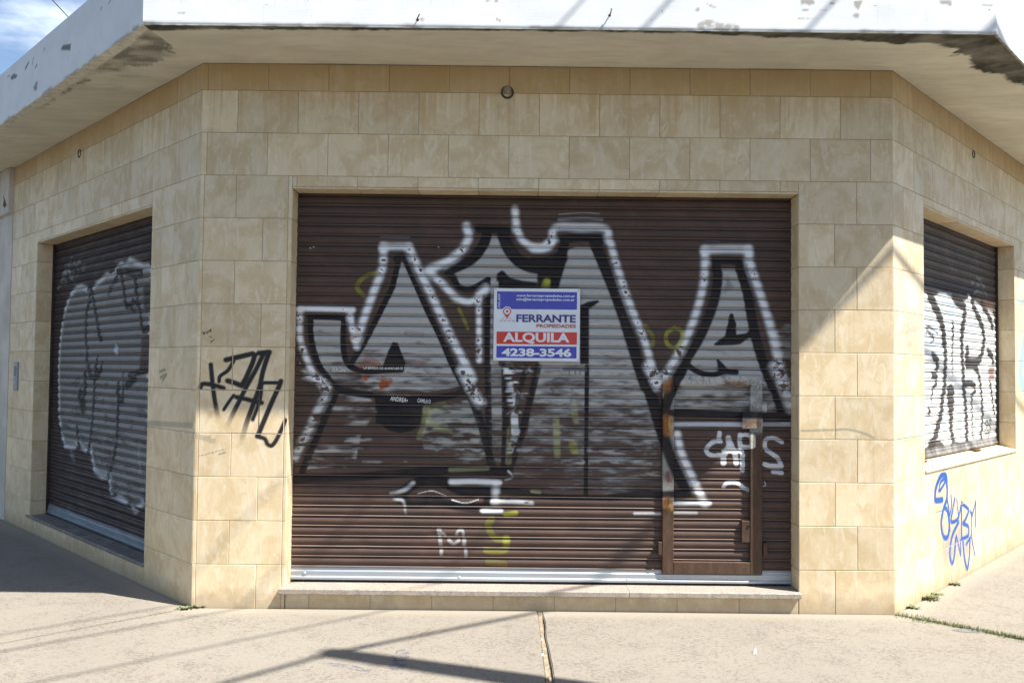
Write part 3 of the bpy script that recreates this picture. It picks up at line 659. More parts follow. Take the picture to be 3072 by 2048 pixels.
def fascia(p0, p1, nrm, length, res, marks, label):
    p0, p1 = np.array(p0), np.array(p1); L = np.hypot(*(p1 - p0)); d = (p1 - p0) / L
    n = int(length / res) + 1; Hn = 44
    s = np.linspace(0, L, n)[:, None]; h = np.linspace(0, FH, Hn)[None, :]
    wv = (fbm(s * .9 + 0 * h, h * 3 + 0 * s, 4, 3) - .5) * .006
    low = (1 - sstep(0, .014, h)) * .006
    X = p0[0] + d[0] * s + nrm[0] * (wv - low); Y = p0[1] + d[1] * s + nrm[1] * (wv - low)
    Z = HS + h + 0 * s + (fbm(s * 6, 0 * h + 2, 6, 3) - .5) * .006 * (1 - sstep(0, .03, h))
    fr = Frame((p0[0], p0[1], 0), (d[0], d[1], 0), (nrm[0], nrm[1], 0))
    cv = Canvas(fr, s + 0 * h, Z, 0, 400.0)
    for kind, pts, w, col, a in marks:
        if kind == 's': cv.stroke(pts, lambda p: p, w, col, soft=.5, a=a, k=1, mod=sstep(.25, .5, fbm(cv.S * 60, cv.Z * 60, 3)))
        else: cv.poly(pts, lambda p: p, col, a, .004)
    E = (1 - sstep(.004, .03 + 0 * Z.ravel(), (Z.ravel() - HS) - .035 * (fbm(cv.S * 9, cv.Z * 9, 8) - .5))) * sstep(.44, .6, fbm(cv.S * 5, cv.Z * 0, 12)) * .55
    cv.put(np.arange(E.size), E, (.34, .31, .25))
    run = np.zeros((n * Hn, 4)); run[:, 0] = (s + 0 * h).ravel() + p0[0] * 3; run[:, 1] = (h + 0 * s).ravel()
    ob = grid_mesh('fascia', np.dstack([X, Y, Z]), M_FASC, None, True, {'paint': cv.rgba(), 'run': run}); adopt(ob, shop); ob['label'] = label; return ob
k1 = lambda *P: [ZK1(p) for p in P]
k3 = lambda *P: [ZK3(p) for p in P]
fascia(fl + dl * LEN, QL, nl, LEN, .014, [
    ('p', k1((478, 395), (492, 358), (515, 352), (556, 347), (552, 402), (535, 395)), 0, GREYC, .9),
    ('p', k1((80, 610), (110, 578), (136, 590), (128, 612), (90, 628)), 0, GREYC, .85),
    ('p', k1((262, 690), (285, 640), (296, 640), (290, 705), (270, 712)), 0, GREYC, .7),
    ('s', k1((200, 540), (225, 490)), 9, GREYC, .9), ('s', k1((255, 500), (265, 450)), 8, GREYC, .8), ('s', k1((280, 530), (290, 510)), 9, GREYC, .7),
    ('s', k1((345, 400), (350, 380)), 5, GREYC, .8), ('s', k1((790, 80), (798, 62)), 5, GREYC, .8), ('s', k1((850, 30), (866, 5)), 4, GREYC, .8), ('s', k1((60, 605), (75, 595)), 7, GREYC, .8)],
    'shaded white fascia along the left street, chipped')
fascia(QL, QR, (0, -1), 5.6, .010, [
    ('p', k3((950, 0), (1025, 0), (1035, 22), (1000, 34), (975, 20), (955, 30)), 0, UNDER, .9), ('p', k3((1280, 10), (1335, 5), (1325, 30), (1310, 62), (1290, 45)), 0, UNDER, .9),
    ('p', k3((1820, 10), (1890, 5), (1895, 42), (1870, 30), (1830, 28)), 0, UNDER, .85), ('p', k3((360, 25), (400, 40), (415, 50), (380, 45)), 0, UNDER, .8),
    ('s', k3((320, 165), (370, 150), (430, 170), (540, 180)), 16, UNDER, .75), ('s', k3((295, 65), (300, 60)), 8, UNDER, .9), ('s', k3((1290, 100), (1305, 100)), 8, UNDER, .9),
    ('s', k3((1140, 22), (1150, 22)), 6, UNDER, .9), ('s', k3((960, 62), (990, 62)), 3, UNDER, .8), ('s', k3((930, 120), (1120, 125)), 3, UNDER, .5), ('s', k3((1070, 70), (1110, 70)), 3, UNDER, .5),
    ('s', [(1460, 2), (1490, 3)], 6, GREYC, .6), ('s', [(1490, 58), (1500, 63)], 5, UNDER, .7), ('s', [(1265, 57), (1268, 60)], 6, (.45, .25, .08), .6),
    ('s', [(535, 38), (555, 40)], 3, UNDER, .6), ('s', [(428, 70), (436, 78)], 10, (.25, .22, .18), .7), ('s', k3((2090, 30), (2150, 34)), 4, UNDER, .5)],
    'sunlit white front fascia with peeling paint')
fascia(QR, frr + dr * LEN, nr, LEN, .014, [('s', [(3010, 60), (3040, 110)], 10, UNDER, .6), ('s', [(3030, 20), (3060, 70)], 8, UNDER, .6), ('s', [(3000, 20), (3004, 60)], 5, UNDER, .5)], 'sunlit white fascia along the right street')
rf = MB(); zt = HS + FH
A_, B_, C_, D_ = fl + dl * LEN, QL, QR, frr + dr * LEN
bkL, bkR = FL.o[:2] + dl * LEN - nl * .5, FR.o[:2] + dr * LEN - nr * .5
rf.add([(*A_, zt), (*B_, zt), (*C_, zt), (*D_, zt), (*bkR, zt), (*bkL, zt)], [(0, 1, 2, 3, 4, 5)])
bi = .012
rf.add([(*(A_ - nl * .15), zt - .004), (*(B_ + np.array([.04, .15])), zt - .004), (*(C_ + np.array([-.04, .15])), zt - .004), (*(D_ - nr * .15), zt - .004), (*bkR, HS + .06), (*bkL, HS + .06)], [(3, 2, 1, 0), (0, 5, 4, 3)])
adopt(rf.build('roof', M_WHITE), shop)
bw = MB(); bw.quad((*bkR, -.1), (*bkL, -.1), (*bkL, zt), (*bkR, zt)); adopt(bw.build('back_wall', M_WHITE), shop)

# ---- roller shutter curtains
PITCH = .0714
_t = np.array([0, .01, .03, .05, .07, .09, .11, .128, .139, .15, .19, .21, .235, .28, .34, .42, .5, .58, .66, .74, .81, .87, .91, .945, .97])
def slat_off(t):
    lip = np.where(t < .14, .0120 * np.sin(np.clip(t / .14, 0, 1) * np.pi) ** .7, 0)
    gr = np.where((t >= .14) & (t < .20), -.002, 0)
    u = np.clip((t - .2) / .77, 0, 1); bul = np.where(t >= .2, .0125 * np.sin(np.pi * u) ** .8, 0)
    return lip + gr + bul
def slat_grime(t): return np.maximum(np.exp(-((t - .168) / .026) ** 2), .65 * np.exp(-((t - .985) / .02) ** 2)) 
def curtain(fr, a0, a1, ztop, zbot, zphase, res, seed):
    k0 = math.floor((zphase - ztop) / PITCH) ; zs = []; ts = []
    k = k0
    while zphase - k * PITCH > zbot:
        for t in _t:
            z = zphase - (k + t) * PITCH
            if zbot <= z <= ztop: zs.append(z); ts.append(t)
        k += 1
    zs.append(zbot); ts.append(.5)
    zs, ts = np.array(zs), np.array(ts); n = int((a1 - a0) / res) + 1
    a = np.linspace(a0, a1, n)
    A, Z = np.meshgrid(a, zs); Tm = np.repeat(ts[:, None], n, 1)
    O = -REC + slat_off(Tm)
    idx = np.floor((zphase - Z) / PITCH + 1e-6)
    rd = np.random.RandomState(seed)
    for _ in range(26):                            # knocks and dents
        ca, cz, rr_, dp = rd.uniform(a0, a1), rd.uniform(zbot, zbot + 1.9), rd.uniform(.04, .16), rd.uniform(.002, .009)
        O = O - dp * np.exp(-((A - ca) / rr_) ** 2 - ((Z - cz) / (rr_ * .45)) ** 2)
    O = O + (vnoise(A * .8, idx * 3.7, seed) - .5) * .0036 + (vnoise(A * 2.5, idx * 5.1, seed + 4) - .5) * .0008
    Z2 = Z + (vnoise(A * .6, idx * 1.7, seed + 2) - .5) * .0042
    return A, Z2, Tm, O, idx
def to3d(fr, A, Z, O): return np.dstack([fr.o[0] + A * fr.d[0] + O * fr.n[0], fr.o[1] + A * fr.d[1] + O * fr.n[1], Z])
SILV, WHT, GRY = (.45, .447, .425), (.86, .88, .89), (.46, .47, .47)
YEL, ORG, RED = (.46, .46, .07), (.36, .085, .03), (.17, .055, .04)

def paint_wide(cv, T, idx, frame=False):
    """The big silver letters with black outlines and white glow, and all later tags, on the wide shutter (also over its wicket door frame)."""
    S, Z = cv.S, cv.Z
    groove = np.clip(slat_grime(T), 0, 1) if not frame else np.zeros_like(S)
    hold = 1 - .75 * groove
    n1 = fbm(S * 5, Z * 26, 1, 5); n2 = fbm(S * 14, Z * 60, 7, 4); n3 = fbm(S * 3, Z * 9, 21, 4)
    # wear: a broad region low on the shutter where the silver has gone
    reg = np.interp(Z, [.75, .95, 1.15, 1.5, 1.75, 2.0, 2.3], [1.0, .98, .80, .56, .36, .18, .02])
    lx = np.exp(-(((S + .95) / .55) ** 2)) * np.interp(Z, [.8, 1.0, 1.65, 1.9], [1, 1, .55, 0])
    fadeT = .30 * np.clip((T - .45) / .5, -.6, 1) if not frame else 0
    keep = sstep(-.30, .26, (n1 * .6 + n2 * .4) - np.clip(reg + .38 * lx, 0, 1.05) * .62 - .04 - .45 * fadeT * np.clip(reg, .15, 1))
    crown = np.clip(1.25 - 1.4 * np.abs(T - .5), .55, 1)
    kp = hold * keep
    fill = lambda pts, zn, col=SILV, a=.96, mod=None: cv.poly(pts, zn, col, a, .008, kp if mod is None else mod)
    AA = lambda *p: [ZA(q) for q in p]
    BB = lambda *p: [ZB(q) for q in p]
    CC = lambda *p: [ZC(q) for q in p]
    DD = lambda *p: [ZD(q) for q in p]
    OO = lambda *p: [ZO(q) for q in p]
    I_ = lambda p: p
    k = 1.0
    # --- silver fills
    fill(AA((195, 1030), (450, 1040), (450, 1330), (520, 1430), (900, 1440), (1060, 1420), (1130, 1500)) + CC((1180, 130), (820, 200), (560, 190), (380, 160), (300, 110), (240, 20)) + AA((260, 1420), (215, 1260)), I_)
    fill(AA((880, 590), (945, 600), (1110, 980), (1290, 1380), (1370, 1500)) + CC((1180, 120), (560, 170)) + AA((520, 1380), (600, 1230), (720, 1000), (830, 790)), I_)
    fill(AA((1560, 392), (1585, 378), (1668, 388), (1705, 480), (1790, 590), (1880, 630), (1968, 660), (1965, 752), (1850, 740), (1700, 700), (1650, 690), (1640, 780), (1600, 780), (1590, 720), (1500, 760), (1400, 795), (1365, 785), (1330, 700), (1300, 668), (1420, 600), (1500, 520)), I_)
    fill(AA((1595, 740), (1665, 740), (1665, 1400)) + CC((1460, 0), (1450, 660), (1400, 690), (1360, 640), (1360, 0)) + AA((1595, 1400)), I_)
    fill(BB((262, 500), (330, 468), (445, 470), (520, 630), (600, 790), (700, 1040), (780, 1280), (850, 1500), (880, 1568)) + DD((640, 160), (720, 420), (730, 830), (240, 870), (200, 860)) + CC((1882, 860), (1520, 700), (1620, 420), (1690, 0)) + BB((40, 1380), (150, 900), (230, 640)), I_)
    fill(BB((1460, 640), (1580, 640), (1640, 820), (1720, 1100), (1790, 1330), (1850, 1568)) + DD((1500, 180), (1560, 320), (1200, 320), (740, 300), (800, 150)) + BB((1190, 1400), (1250, 1280), (1370, 1080), (1430, 900), (1465, 720)), I_)
    # leg of the first letter, nearly worn off
    cv.poly(CC((340, 180), (560, 190), (600, 300), (500, 460), (460, 660), (120, 690), (260, 330)), I_, SILV, .9, .01, hold * sstep(.44, .70, n1))
    cv.poly(CC((1230, 200), (1340, 480), (1370, 620), (1150, 640), (940, 640), (900, 480), (960, 290)), I_, (.42, .43, .39), .85, .01, hold * sstep(.42, .64, n1 * .6 + n2 * .4 + .07 * sstep(1.05, 1.35, Z)))
    # light strokes beside the right sheet and outside the right letter
    cv.poly(BB((1820, 1030), (2030, 1030), (2040, 1568)) + DD((1610, 330), (1580, 330), (1480, 0)), I_, (.33, .33, .32), .8, .03, hold * sstep(.35, .55, n1))
    # --- black outlines
    bl = lambda pts, w, zn=ZA, a=1.0, kk=2.614, soft=.30, mod=None, **kw: cv.stroke(pts, zn, w, BLK, soft=soft, a=a, k=kk, mod=mod, **kw)
    wb = .55 + .45 * sstep(.35, .55, n2 + .12 * sstep(1.0, 1.6, Z))
    bl([(178, 1022), (320, 1024), (462, 1032)], 42); bl([(188, 1030), (188, 1150), (215, 1290), (270, 1430), (370, 1568)], 44); bl([(450, 1035), (442, 1180), (452, 1320), (500, 1410), (620, 1445), (760, 1440), (900, 1435)], 44)
    bl([(862, 568), (905, 548), (945, 575)], 50); bl([(878, 585), (830, 790), (720, 1010), (600, 1240), (515, 1375)], 42, smooth=False); bl([(935, 590), (1010, 760), (1110, 985), (1210, 1190), (1290, 1380), (1385, 1568)], 44)
    c = 2.24
    bl([(1140, 0), (1200, 115), (1245, 225), (1295, 350), (1330, 470), (1355, 570), (1390, 690)], 50, ZC, .95, c, mod=wb)
    cv.poly(AA((830, 1218), (870, 1222), (935, 1385), (905, 1450), (690, 1452), (560, 1440), (640, 1425), (755, 1400), (790, 1300)), I_, BLK, 1, .004)
    bl([(235, 25), (300, 105), (375, 158), (560, 188)], 46, ZC, 1, c)
    cv.poly(CC((560, 180), (800, 200), (1000, 190), (1130, 165), (1200, 128), (1240, 150), (1215, 180), (1110, 215), (935, 258), (930, 320), (905, 382), (845, 430), (760, 446), (690, 428), (640, 395), (598, 378), (594, 215)), I_, BLK, 1, .005)
    bl([(335, 165), (300, 250), (255, 340), (190, 500), (105, 700)], 44, ZC, .95, c, smooth=False)
    bl([(1500, 330), (1640, 332), (1760, 335)], 60, soft=.5); bl([(1570, 385), (1540, 460), (1450, 570), (1270, 660)], 78, soft=.25); bl([(1265, 670), (1310, 730), (1360, 790), (1450, 800), (1580, 728)], 44); bl([(1578, 760), (1575, 1000), (1568, 1400)], 44, smooth=False)
    bl([(1690, 690), (1692, 800)], 55); cv.poly(AA((1650, 680), (1690, 655), (1760, 720), (1860, 740), (1960, 752), (1960, 800), (1700, 800), (1660, 740)), I_, BLK, 1, .006)
    bl([(1700, 385), (1745, 490), (1820, 580), (1930, 630), (2085, 640)], 95, soft=.25); bl([(0, 610), (120, 600), (215, 560)], 105, ZB, 1, 2.613); bl([(245, 430), (215, 600), (185, 700), (150, 820), (60, 1050)], 72, ZB, 1, 2.613)
    cv.poly(AA((1975, 640), (2091, 640), (2091, 790), (1975, 790)), I_, BLK, .9, .01)
    bl([(1352, 0), (1356, 320), (1362, 660)], 42, ZC, .95, c, smooth=False, mod=wb); bl([(1464, 0), (1470, 400), (1458, 710)], 46, ZC, .95, c, mod=wb)
    bl([(230, 415), (380, 390), (560, 415)], 72, ZB, 1, 2.613, soft=.4); bl([(480, 430), (555, 620), (640, 830), (720, 1060), (785, 1270), (850, 1480), (880, 1568)], 84, ZB, 1, 2.613)
    bl([(590, 0), (655, 190), (705, 360), (765, 540), (825, 690), (885, 800)], 76, ZD, 1, c)
    cv.poly(BB((366, 930), (430, 900), (505, 888), (520, 902), (438, 958), (437, 1390), (366, 1390)), I_, BLK, 1, .006); bl([(226, 0), (222, 440), (218, 870)], 30, ZD, 1, c, smooth=False)
    bl([(150, 905), (300, 905)], 40, ZB, .8, 2.613)
    bl([(1690, 0), (1640, 210), (1590, 400), (1545, 560), (1490, 720)], 44, ZC, .92, c, mod=wb)
    bl([(0, 760), (150, 752), (400, 742), (800, 712), (1150, 692), (1450, 706)], 50, ZC, .95, c, soft=.5); bl([(1440, 828), (1600, 845), (1750, 868), (1890, 876)], 46, ZC, .9, c, taper=.4)
    bl([(0, 874), (380, 880)], 34, ZD, .95, c); bl([(380, 876), (560, 856), (720, 856), (910, 852)], 44, ZD, 1, c)
    bl([(760, 870), (830, 800), (940, 762), (1050, 770), (1130, 812), (1230, 840), (1340, 825)], 62, ZC, 1, c, soft=.5); bl([(770, 890), (850, 918), (960, 900), (1080, 920), (1240, 942), (1345, 930), (1352, 830)], 58, ZC, 1, c, soft=.5)
    bl([(1378, 578), (1510, 580), (1650, 585)], 52, ZB, 1, 2.613, soft=.4); bl([(1420, 600), (1448, 700), (1420, 890), (1360, 1060), (1290, 1210), (1210, 1340), (1150, 1480)], 72, ZB, 1, 2.613)
    bl([(868, 0), (815, 110), (770, 220), (735, 330)], 70, ZD, 1, c); bl([(1620, 610), (1675, 820), (1715, 1050), (1755, 1230), (1820, 1430), (1875, 1568)], 72, ZB, 1, 2.613); bl([(1445, 0), (1500, 150), (1560, 340)], 86, ZD, 1, c)
    cv.poly(BB((1538, 1000), (1552, 990), (1568, 1000), (1592, 1080), (1592, 1158), (1665, 1148), (1710, 1110), (1770, 1120), (1768, 1160), (1690, 1185), (1620, 1235), (1560, 1242), (1420, 1245), (1415, 1230), (1500, 1170), (1522, 1080)), I_, BLK, 1, .004)
    bl([(1195, 1385), (1290, 1450), (1400, 1472), (1500, 1450), (1590, 1452)], 42, ZB, 1, 2.613); cv.poly(BB((1435, 1355), (1455, 1352), (1530, 1430), (1600, 1445), (1590, 1465), (1500, 1460), (1450, 1440)), I_, BLK, 1, .004)
    bl([(690, 308), (900, 308), (1270, 322), (1610, 330)], 46, ZD, 1, c, smooth=False)
    cv.poly(BB((1520, 700), (1570, 790), (1490, 830)), I_, (.16, .15, .14), .7, .02)
    # --- white glow, wider on the crown of each slat
    wm = np.clip(.60 + .45 * crown, 0, 1) * (1 - .80 * groove)
    chips = []
    def wh(pts, w, zn=ZA, a=1.0, kk=2.614, soft=1.2, chip=0.0, mod=None, col=WHT, **kw):
        cv.stroke(pts, zn, w * .82, col, soft=soft, a=a, k=kk, mod=wm if mod is None else wm * mod, **kw)
        if chip: chips.append((pts, zn, chip))
    rag = sstep(.36, .50, n1 * .5 + n2 * .5)
    wh([(105, 955), (300, 958), (520, 965)], 50, chip=.3); wh([(105, 965), (105, 1180), (150, 1330), (215, 1470), (320, 1568)], 56, chip=.8); wh([(120, 50), (215, 95), (262, 175), (205, 300), (150, 420), (95, 520), (55, 610)], 62, ZC, .85, c, chip=.9, mod=rag)
    wh([(498, 1000), (515, 1120), (545, 1250)], 56, chip=.7); wh([(750, 470), (870, 468), (960, 470)], 62, chip=.6); wh([(760, 470), (750, 640), (695, 790), (635, 950), (590, 1080), (552, 1200)], 70, chip=.9)
    wh([(960, 480), (1010, 590), (1060, 700), (1140, 860), (1225, 1040), (1295, 1190), (1375, 1340), (1460, 1500)], 72, chip=1.0); wh([(1180, 20), (1245, 150), (1300, 240)], 66, ZC, .9, c, chip=.9)
    wh([(1410, 310), (1425, 400), (1370, 500), (1250, 590), (1120, 645)], 74, chip=.35); wh([(1120, 670), (1230, 770), (1330, 870), (1450, 900), (1560, 800)], 66, chip=.3); wh([(1505, 860), (1508, 1100), (1510, 1360)], 52, chip=.8)
    wh([(1790, 175), (1805, 320), (1850, 420), (1950, 482), (2050, 475), (2091, 420)], 66, chip=.4)
    wh([(0, 482), (80, 470), (140, 410), (175, 322), (360, 318), (560, 328), (595, 410), (640, 570), (690, 730), (745, 890), (800, 1030), (870, 1200), (910, 1340), (945, 1460), (975, 1568)], 66, ZB, .95, 2.613, chip=.8); wh([(640, 0), (665, 45), (695, 110)], 64, ZD, .9, c, chip=.9)
    wh([(1340, 495), (1510, 490), (1690, 492)], 72, ZB, .95, 2.613); wh([(1345, 500), (1340, 720), (1305, 890), (1255, 1050), (1175, 1235), (1085, 1395), (1010, 1510)], 70, ZB, .95, 2.613, chip=.45); wh([(1685, 500), (1705, 620), (1765, 800), (1830, 1000), (1885, 1190), (1925, 1370), (1965, 1568)], 74, ZB, .95, 2.613, chip=.3); wh([(1490, 0), (1550, 130), (1600, 270)], 72, ZD, .7, c, chip=.3)
    wh([(200, 218), (380, 205), (520, 212)], 12, ZB, .5, 2.613); wh([(200, 255), (380, 245), (540, 255)], 26, ZB, .6, 2.613); wh([(740, 390), (960, 395)], 22, ZA, .4); wh([(1340, 420), (1460, 425)], 16, ZB, .3, 2.613)
    wh([(815, 388), (1050, 386), (1275, 388)], 40, ZD, .85, c, soft=.5, col=(.58, .62, .70)); wh([(1408, 386), (1615, 386)], 34, ZD, .7, c, soft=.5, col=(.52, .55, .62)); wh([(832, 450), (858, 570), (915, 700), (975, 830), (1020, 920)], 58, ZD, .95, c); wh([(815, 918), (950, 918), (1050, 915)], 36, ZD, .7, c); wh([(545, 985), (715, 985)], 22, ZD, .7, c); wh([(815, 978), (960, 980)], 26, ZD, .5, c)
    wh([(1110, 772), (1270, 770), (1430, 778)], 44, ZC, .9, c, soft=.9); wh([(1405, 790), (1405, 905)], 46, ZC, .85, c); wh([(1385, 908), (1500, 905), (1650, 915)], 34, ZC, .8, c, soft=.9, mod=rag); wh([(1320, 968), (1440, 968)], 34, ZC, .9, c); wh([(700, 850), (790, 826), (850, 780)], 26, ZC, .6, c); wh([(720, 890), (780, 900), (800, 985)], 20, ZC, .45, c)
    wh([(880, 852), (940, 836), (990, 834), (1070, 866)], 10, ZC, .8, c, soft=.4); wh([(1110, 892), (1200, 914), (1290, 890)], 10, ZC, .8, c, soft=.4)
    wh([(1530, 330), (1532, 380), (1535, 440)], 60, ZC, .9, c, soft=.3); wh([(1230, 130), (1300, 220)], 50, ZC, .7, c, mod=rag); wh([(1490, 700), (1520, 740), (1470, 760)], 14, ZC, .6, c)
    # flaking white and grey between the stem and the big letter, under the sign
    for pts, w, col in (([(1490, 10), (1530, 150), (1525, 230)], 70, WHT), ([(1560, 20), (1620, 30)], 60, GRY), ([(1500, 170), (1600, 190)], 50, GRY), ([(1520, 290), (1560, 300)], 40, GRY), ([(1500, 560), (1545, 430)], 40, GRY)):
        cv.stroke(pts, ZC, w, col, soft=.6, a=.9, k=2.24, mod=hold * sstep(.44, .54, n2))
    cv.stroke([(1610, 0), (1560, 180), (1545, 300)], ZC, 34, BLK, soft=.4, a=.85, k=2.24, mod=wb)
    # smudges of silver left on the worn slats
    sm = hold * sstep(.36, .66, n2) * crown
    for pts, w, zn, kk in (([(330, 270), (590, 290)], 30, ZC, c), ([(400, 500), (560, 480)], 30, ZC, c), ([(430, 550), (500, 555)], 34, ZC, c), ([(400, 620), (460, 640), (800, 640)], 22, ZC, c), ([(390, 682), (470, 686)], 22, ZC, c), ([(150, 615), (195, 620)], 40, ZC, c), ([(90, 480), (150, 480)], 30, ZC, c),
                           ([(1190, 560), (1225, 600)], 40, ZC, c), ([(1260, 550), (1290, 560)], 30, ZC, c), ([(1190, 638), (1310, 640)], 18, ZC, c), ([(1150, 500), (1260, 505)], 60, ZC, c), ([(1560, 560), (1660, 565)], 26, ZC, c), ([(1520, 720), (1700, 735)], 18, ZC, c),
                           ([(250, 560), (680, 590)], 36, ZD, c), ([(300, 640), (690, 640)], 22, ZD, c), ([(440, 715), (700, 720)], 44, ZD, c), ([(640, 460), (690, 640)], 60, ZD, c), ([(250, 420), (640, 440)], 30, ZD, c), ([(60, 640), (200, 640)], 20, ZD, c)):
        cv.stroke(pts, zn, w, (.38, .375, .36), soft=1.0, a=.8, k=kk, mod=sm)
    # --- yellow, dull green-yellow and orange spray
    ye = lambda pts, w, zn=ZA, a=.6, kk=2.614, **kw: cv.stroke(pts, zn, w, YEL, soft=.6, a=a, k=kk, mod=hold, **kw)
    ye([(700, 680), (620, 700), (560, 760), (555, 800), (600, 850)], 38); ye([(1350, 955), (1385, 1030), (1420, 1110)], 30, a=.6); ye([(1240, 925), (1340, 905)], 24, a=.35); ye([(2040, 740), (2020, 790)], 50, a=.6); ye([(108, 745), (108, 790)], 42, ZB, .6, 2.613)
    ye([(1105, 1105), (1160, 1130), (1165, 1200), (1110, 1262), (1050, 1230), (1045, 1150), (1105, 1105)], 34, ZB, .7, 2.613); ye([(880, 1090), (935, 1170), (940, 1240)], 32, ZB, .55, 2.613)
    ye([(1470, 990), (1540, 982)], 34, ZC, .8, c); ye([(1380, 1020), (1352, 1060), (1370, 1110), (1402, 1150), (1480, 1160)], 46, ZC, .5, c); ye([(1340, 1230), (1400, 1240), (1470, 1225), (1478, 1150)], 46, ZC, .5, c); ye([(1355, 1310), (1465, 1325)], 46, ZC, .4, c)
    pale = lambda pts, w, zn=ZC, a=.5, kk=c: cv.stroke(pts, zn, w, (.44, .45, .22), soft=.6, a=a, k=kk, mod=hold)
    pale([(940, 280), (930, 380), (890, 470)], 44, a=.6); pale([(1060, 255), (980, 275), (950, 330), (980, 390), (1060, 400)], 40); pale([(1000, 420), (1100, 430)], 30); pale([(1810, 350), (1815, 600)], 40, a=.45); pale([(1500, 420), (1490, 640)], 36, a=.35); pale([(135, 240), (150, 360)], 40, ZD); pale([(20, 350), (30, 590)], 40, ZD, .4); cv.stroke([(130, 520), (138, 560)], ZD, 50, YEL, soft=.6, a=.6, k=c, mod=hold)
    pale([(1100, 690), (1350, 680)], 26, a=.4); pale([(1650, 832), (1700, 838)], 24, a=.5)
    for pts, w, a in (([(600, 1400), (650, 1370), (700, 1390)], 60, .6), ([(620, 1310), (640, 1340)], 40, .5), ([(610, 1500), (628, 1490)], 40, .8), ([(760, 1500), (770, 1540), (800, 1520)], 50, .9), ([(940, 1380), (1080, 1385)], 40, .45), ([(940, 1150), (1060, 1160)], 36, .4), ([(480, 1180), (560, 1185)], 34, .5)):
        cv.stroke(pts, ZA, w, ORG if a > .45 else RED, soft=.7, a=a, k=2.614, mod=hold * sstep(.35, .5, n2))
    cv.poly([ZM(q) for q in ((330, 260), (360, 300), (380, 265), (400, 310), (430, 320), (400, 350), (440, 385), (340, 420), (305, 460), (290, 410), (270, 375), (300, 330))], I_, ORG, .95, .003); cv.poly([ZM(q) for q in ((60, 240), (110, 235), (118, 280), (85, 315), (60, 290))], I_, ORG, .9, .003)
    # grey rings and drips near the middle
    gyr = (.12, .12, .125)
    cv.stroke([(1150, 425), (1200, 370), (1290, 345), (1370, 370), (1420, 425)], ZV, 40, gyr, soft=.4, a=.85, k=4.6, mod=hold); cv.stroke([(1450, 480), (1460, 560), (1430, 700), (1330, 790), (1200, 800), (1110, 760)], ZV, 34, (.2, .21, .22), soft=.5, a=.75, k=4.6, mod=hold); cv.stroke([(1170, 480), (1215, 550)], ZV, 40, gyr, soft=.5, a=.8, k=4.6)
    cv.stroke([(1350, 220), (1500, 215), (1640, 225)], ZV, 50, gyr, soft=.5, a=.85, k=4.6); cv.stroke([(1090, 930), (1230, 945)], ZV, 34, gyr, soft=.4, a=.8, k=4.6, mod=hold); cv.stroke([(900, 930), (980, 950)], ZV, 26, gyr, soft=.4, a=.6, k=4.6); cv.stroke([(330, 940), (490, 910)], ZV, 26, gyr, soft=.4, a=.8, k=4.6)
    for x in (1420, 1500, 1570): cv.stroke([(x, 240), (x, 290)], ZV, 9, BLK, soft=.4, a=.8, k=4.6)
    for x0, y0, x1, y1 in ((640, 180, 690, 270), (820, 260, 880, 190), (560, 840, 680, 750), (700, 520, 740, 560), (360, 660, 450, 610)): cv.stroke([(x0, y0), (x1, y1)], ZV, 24, (.30, .30, .31), soft=.5, a=.6, k=4.6, mod=hold)
    # --- crisp later white tags
    if True:
        cr = lambda pts, w, zn=ZP, kk=4.611, a=.95, **kw: cv.stroke(pts, zn, w, (.66, .68, .70), soft=.12, a=a, k=kk, mod=1 - .5 * groove, **kw)
        cr([(915, 915), (912, 1000)], 68); cr([(930, 1030), (850, 1030), (775, 1080), (735, 1150), (765, 1205), (840, 1225), (930, 1215)], 66); cr([(1040, 985), (1048, 1090), (1010, 1160), (975, 1230), (968, 1330)], 82); cr([(1060, 1040), (1110, 1160), (1140, 1250), (1148, 1335)], 76); cr([(970, 1165), (1170, 1165)], 60, smooth=False)
        cr([(1198, 940), (1195, 1050), (1215, 1130), (1235, 1260), (1235, 1430)], 68); cr([(1210, 945), (1300, 940), (1360, 985), (1380, 1050), (1330, 1105), (1240, 1108)], 60); cr([(1780, 1040), (1680, 990), (1570, 1000), (1540, 1070), (1560, 1140), (1640, 1200), (1720, 1260), (1760, 1330)], 62); cr([(1540, 1345), (1620, 1370), (1770, 1375)], 70); cr([(1660, 1450), (1780, 1465)], 60)
        cr([(920, 80), (960, 40), (1050, 28), (1130, 55), (1180, 100), (1240, 125)], 54, ZQ, 4.357); cr([(1455, 20), (1470, 60), (1440, 80)], 14, ZQ, 4.357)
        M_ = lambda pts, w: cv.stroke(pts, ZE, w, (.42, .41, .40), soft=.2, a=.85, k=4.126, mod=1 - groove)
        for pts, w in (([(690, 860), (700, 915)], 62), ([(740, 900), (765, 925)], 36), ([(705, 980), (708, 1040)], 52), ([(718, 1105), (716, 1160)], 48), ([(810, 985), (870, 1030), (935, 990)], 44), ([(905, 915), (930, 870), (980, 870), (990, 925)], 40), ([(1000, 985), (1000, 1045)], 52), ([(1018, 1100), (1022, 1175)], 48)): M_(pts, w)
    for x, y in ((185, 480), (210, 472), (100, 1380), (1190, 472)): cv.stroke([(x, y), (x + 4, y + 2)], ZA, 10, WHT, soft=.2, a=.9, k=2.614)
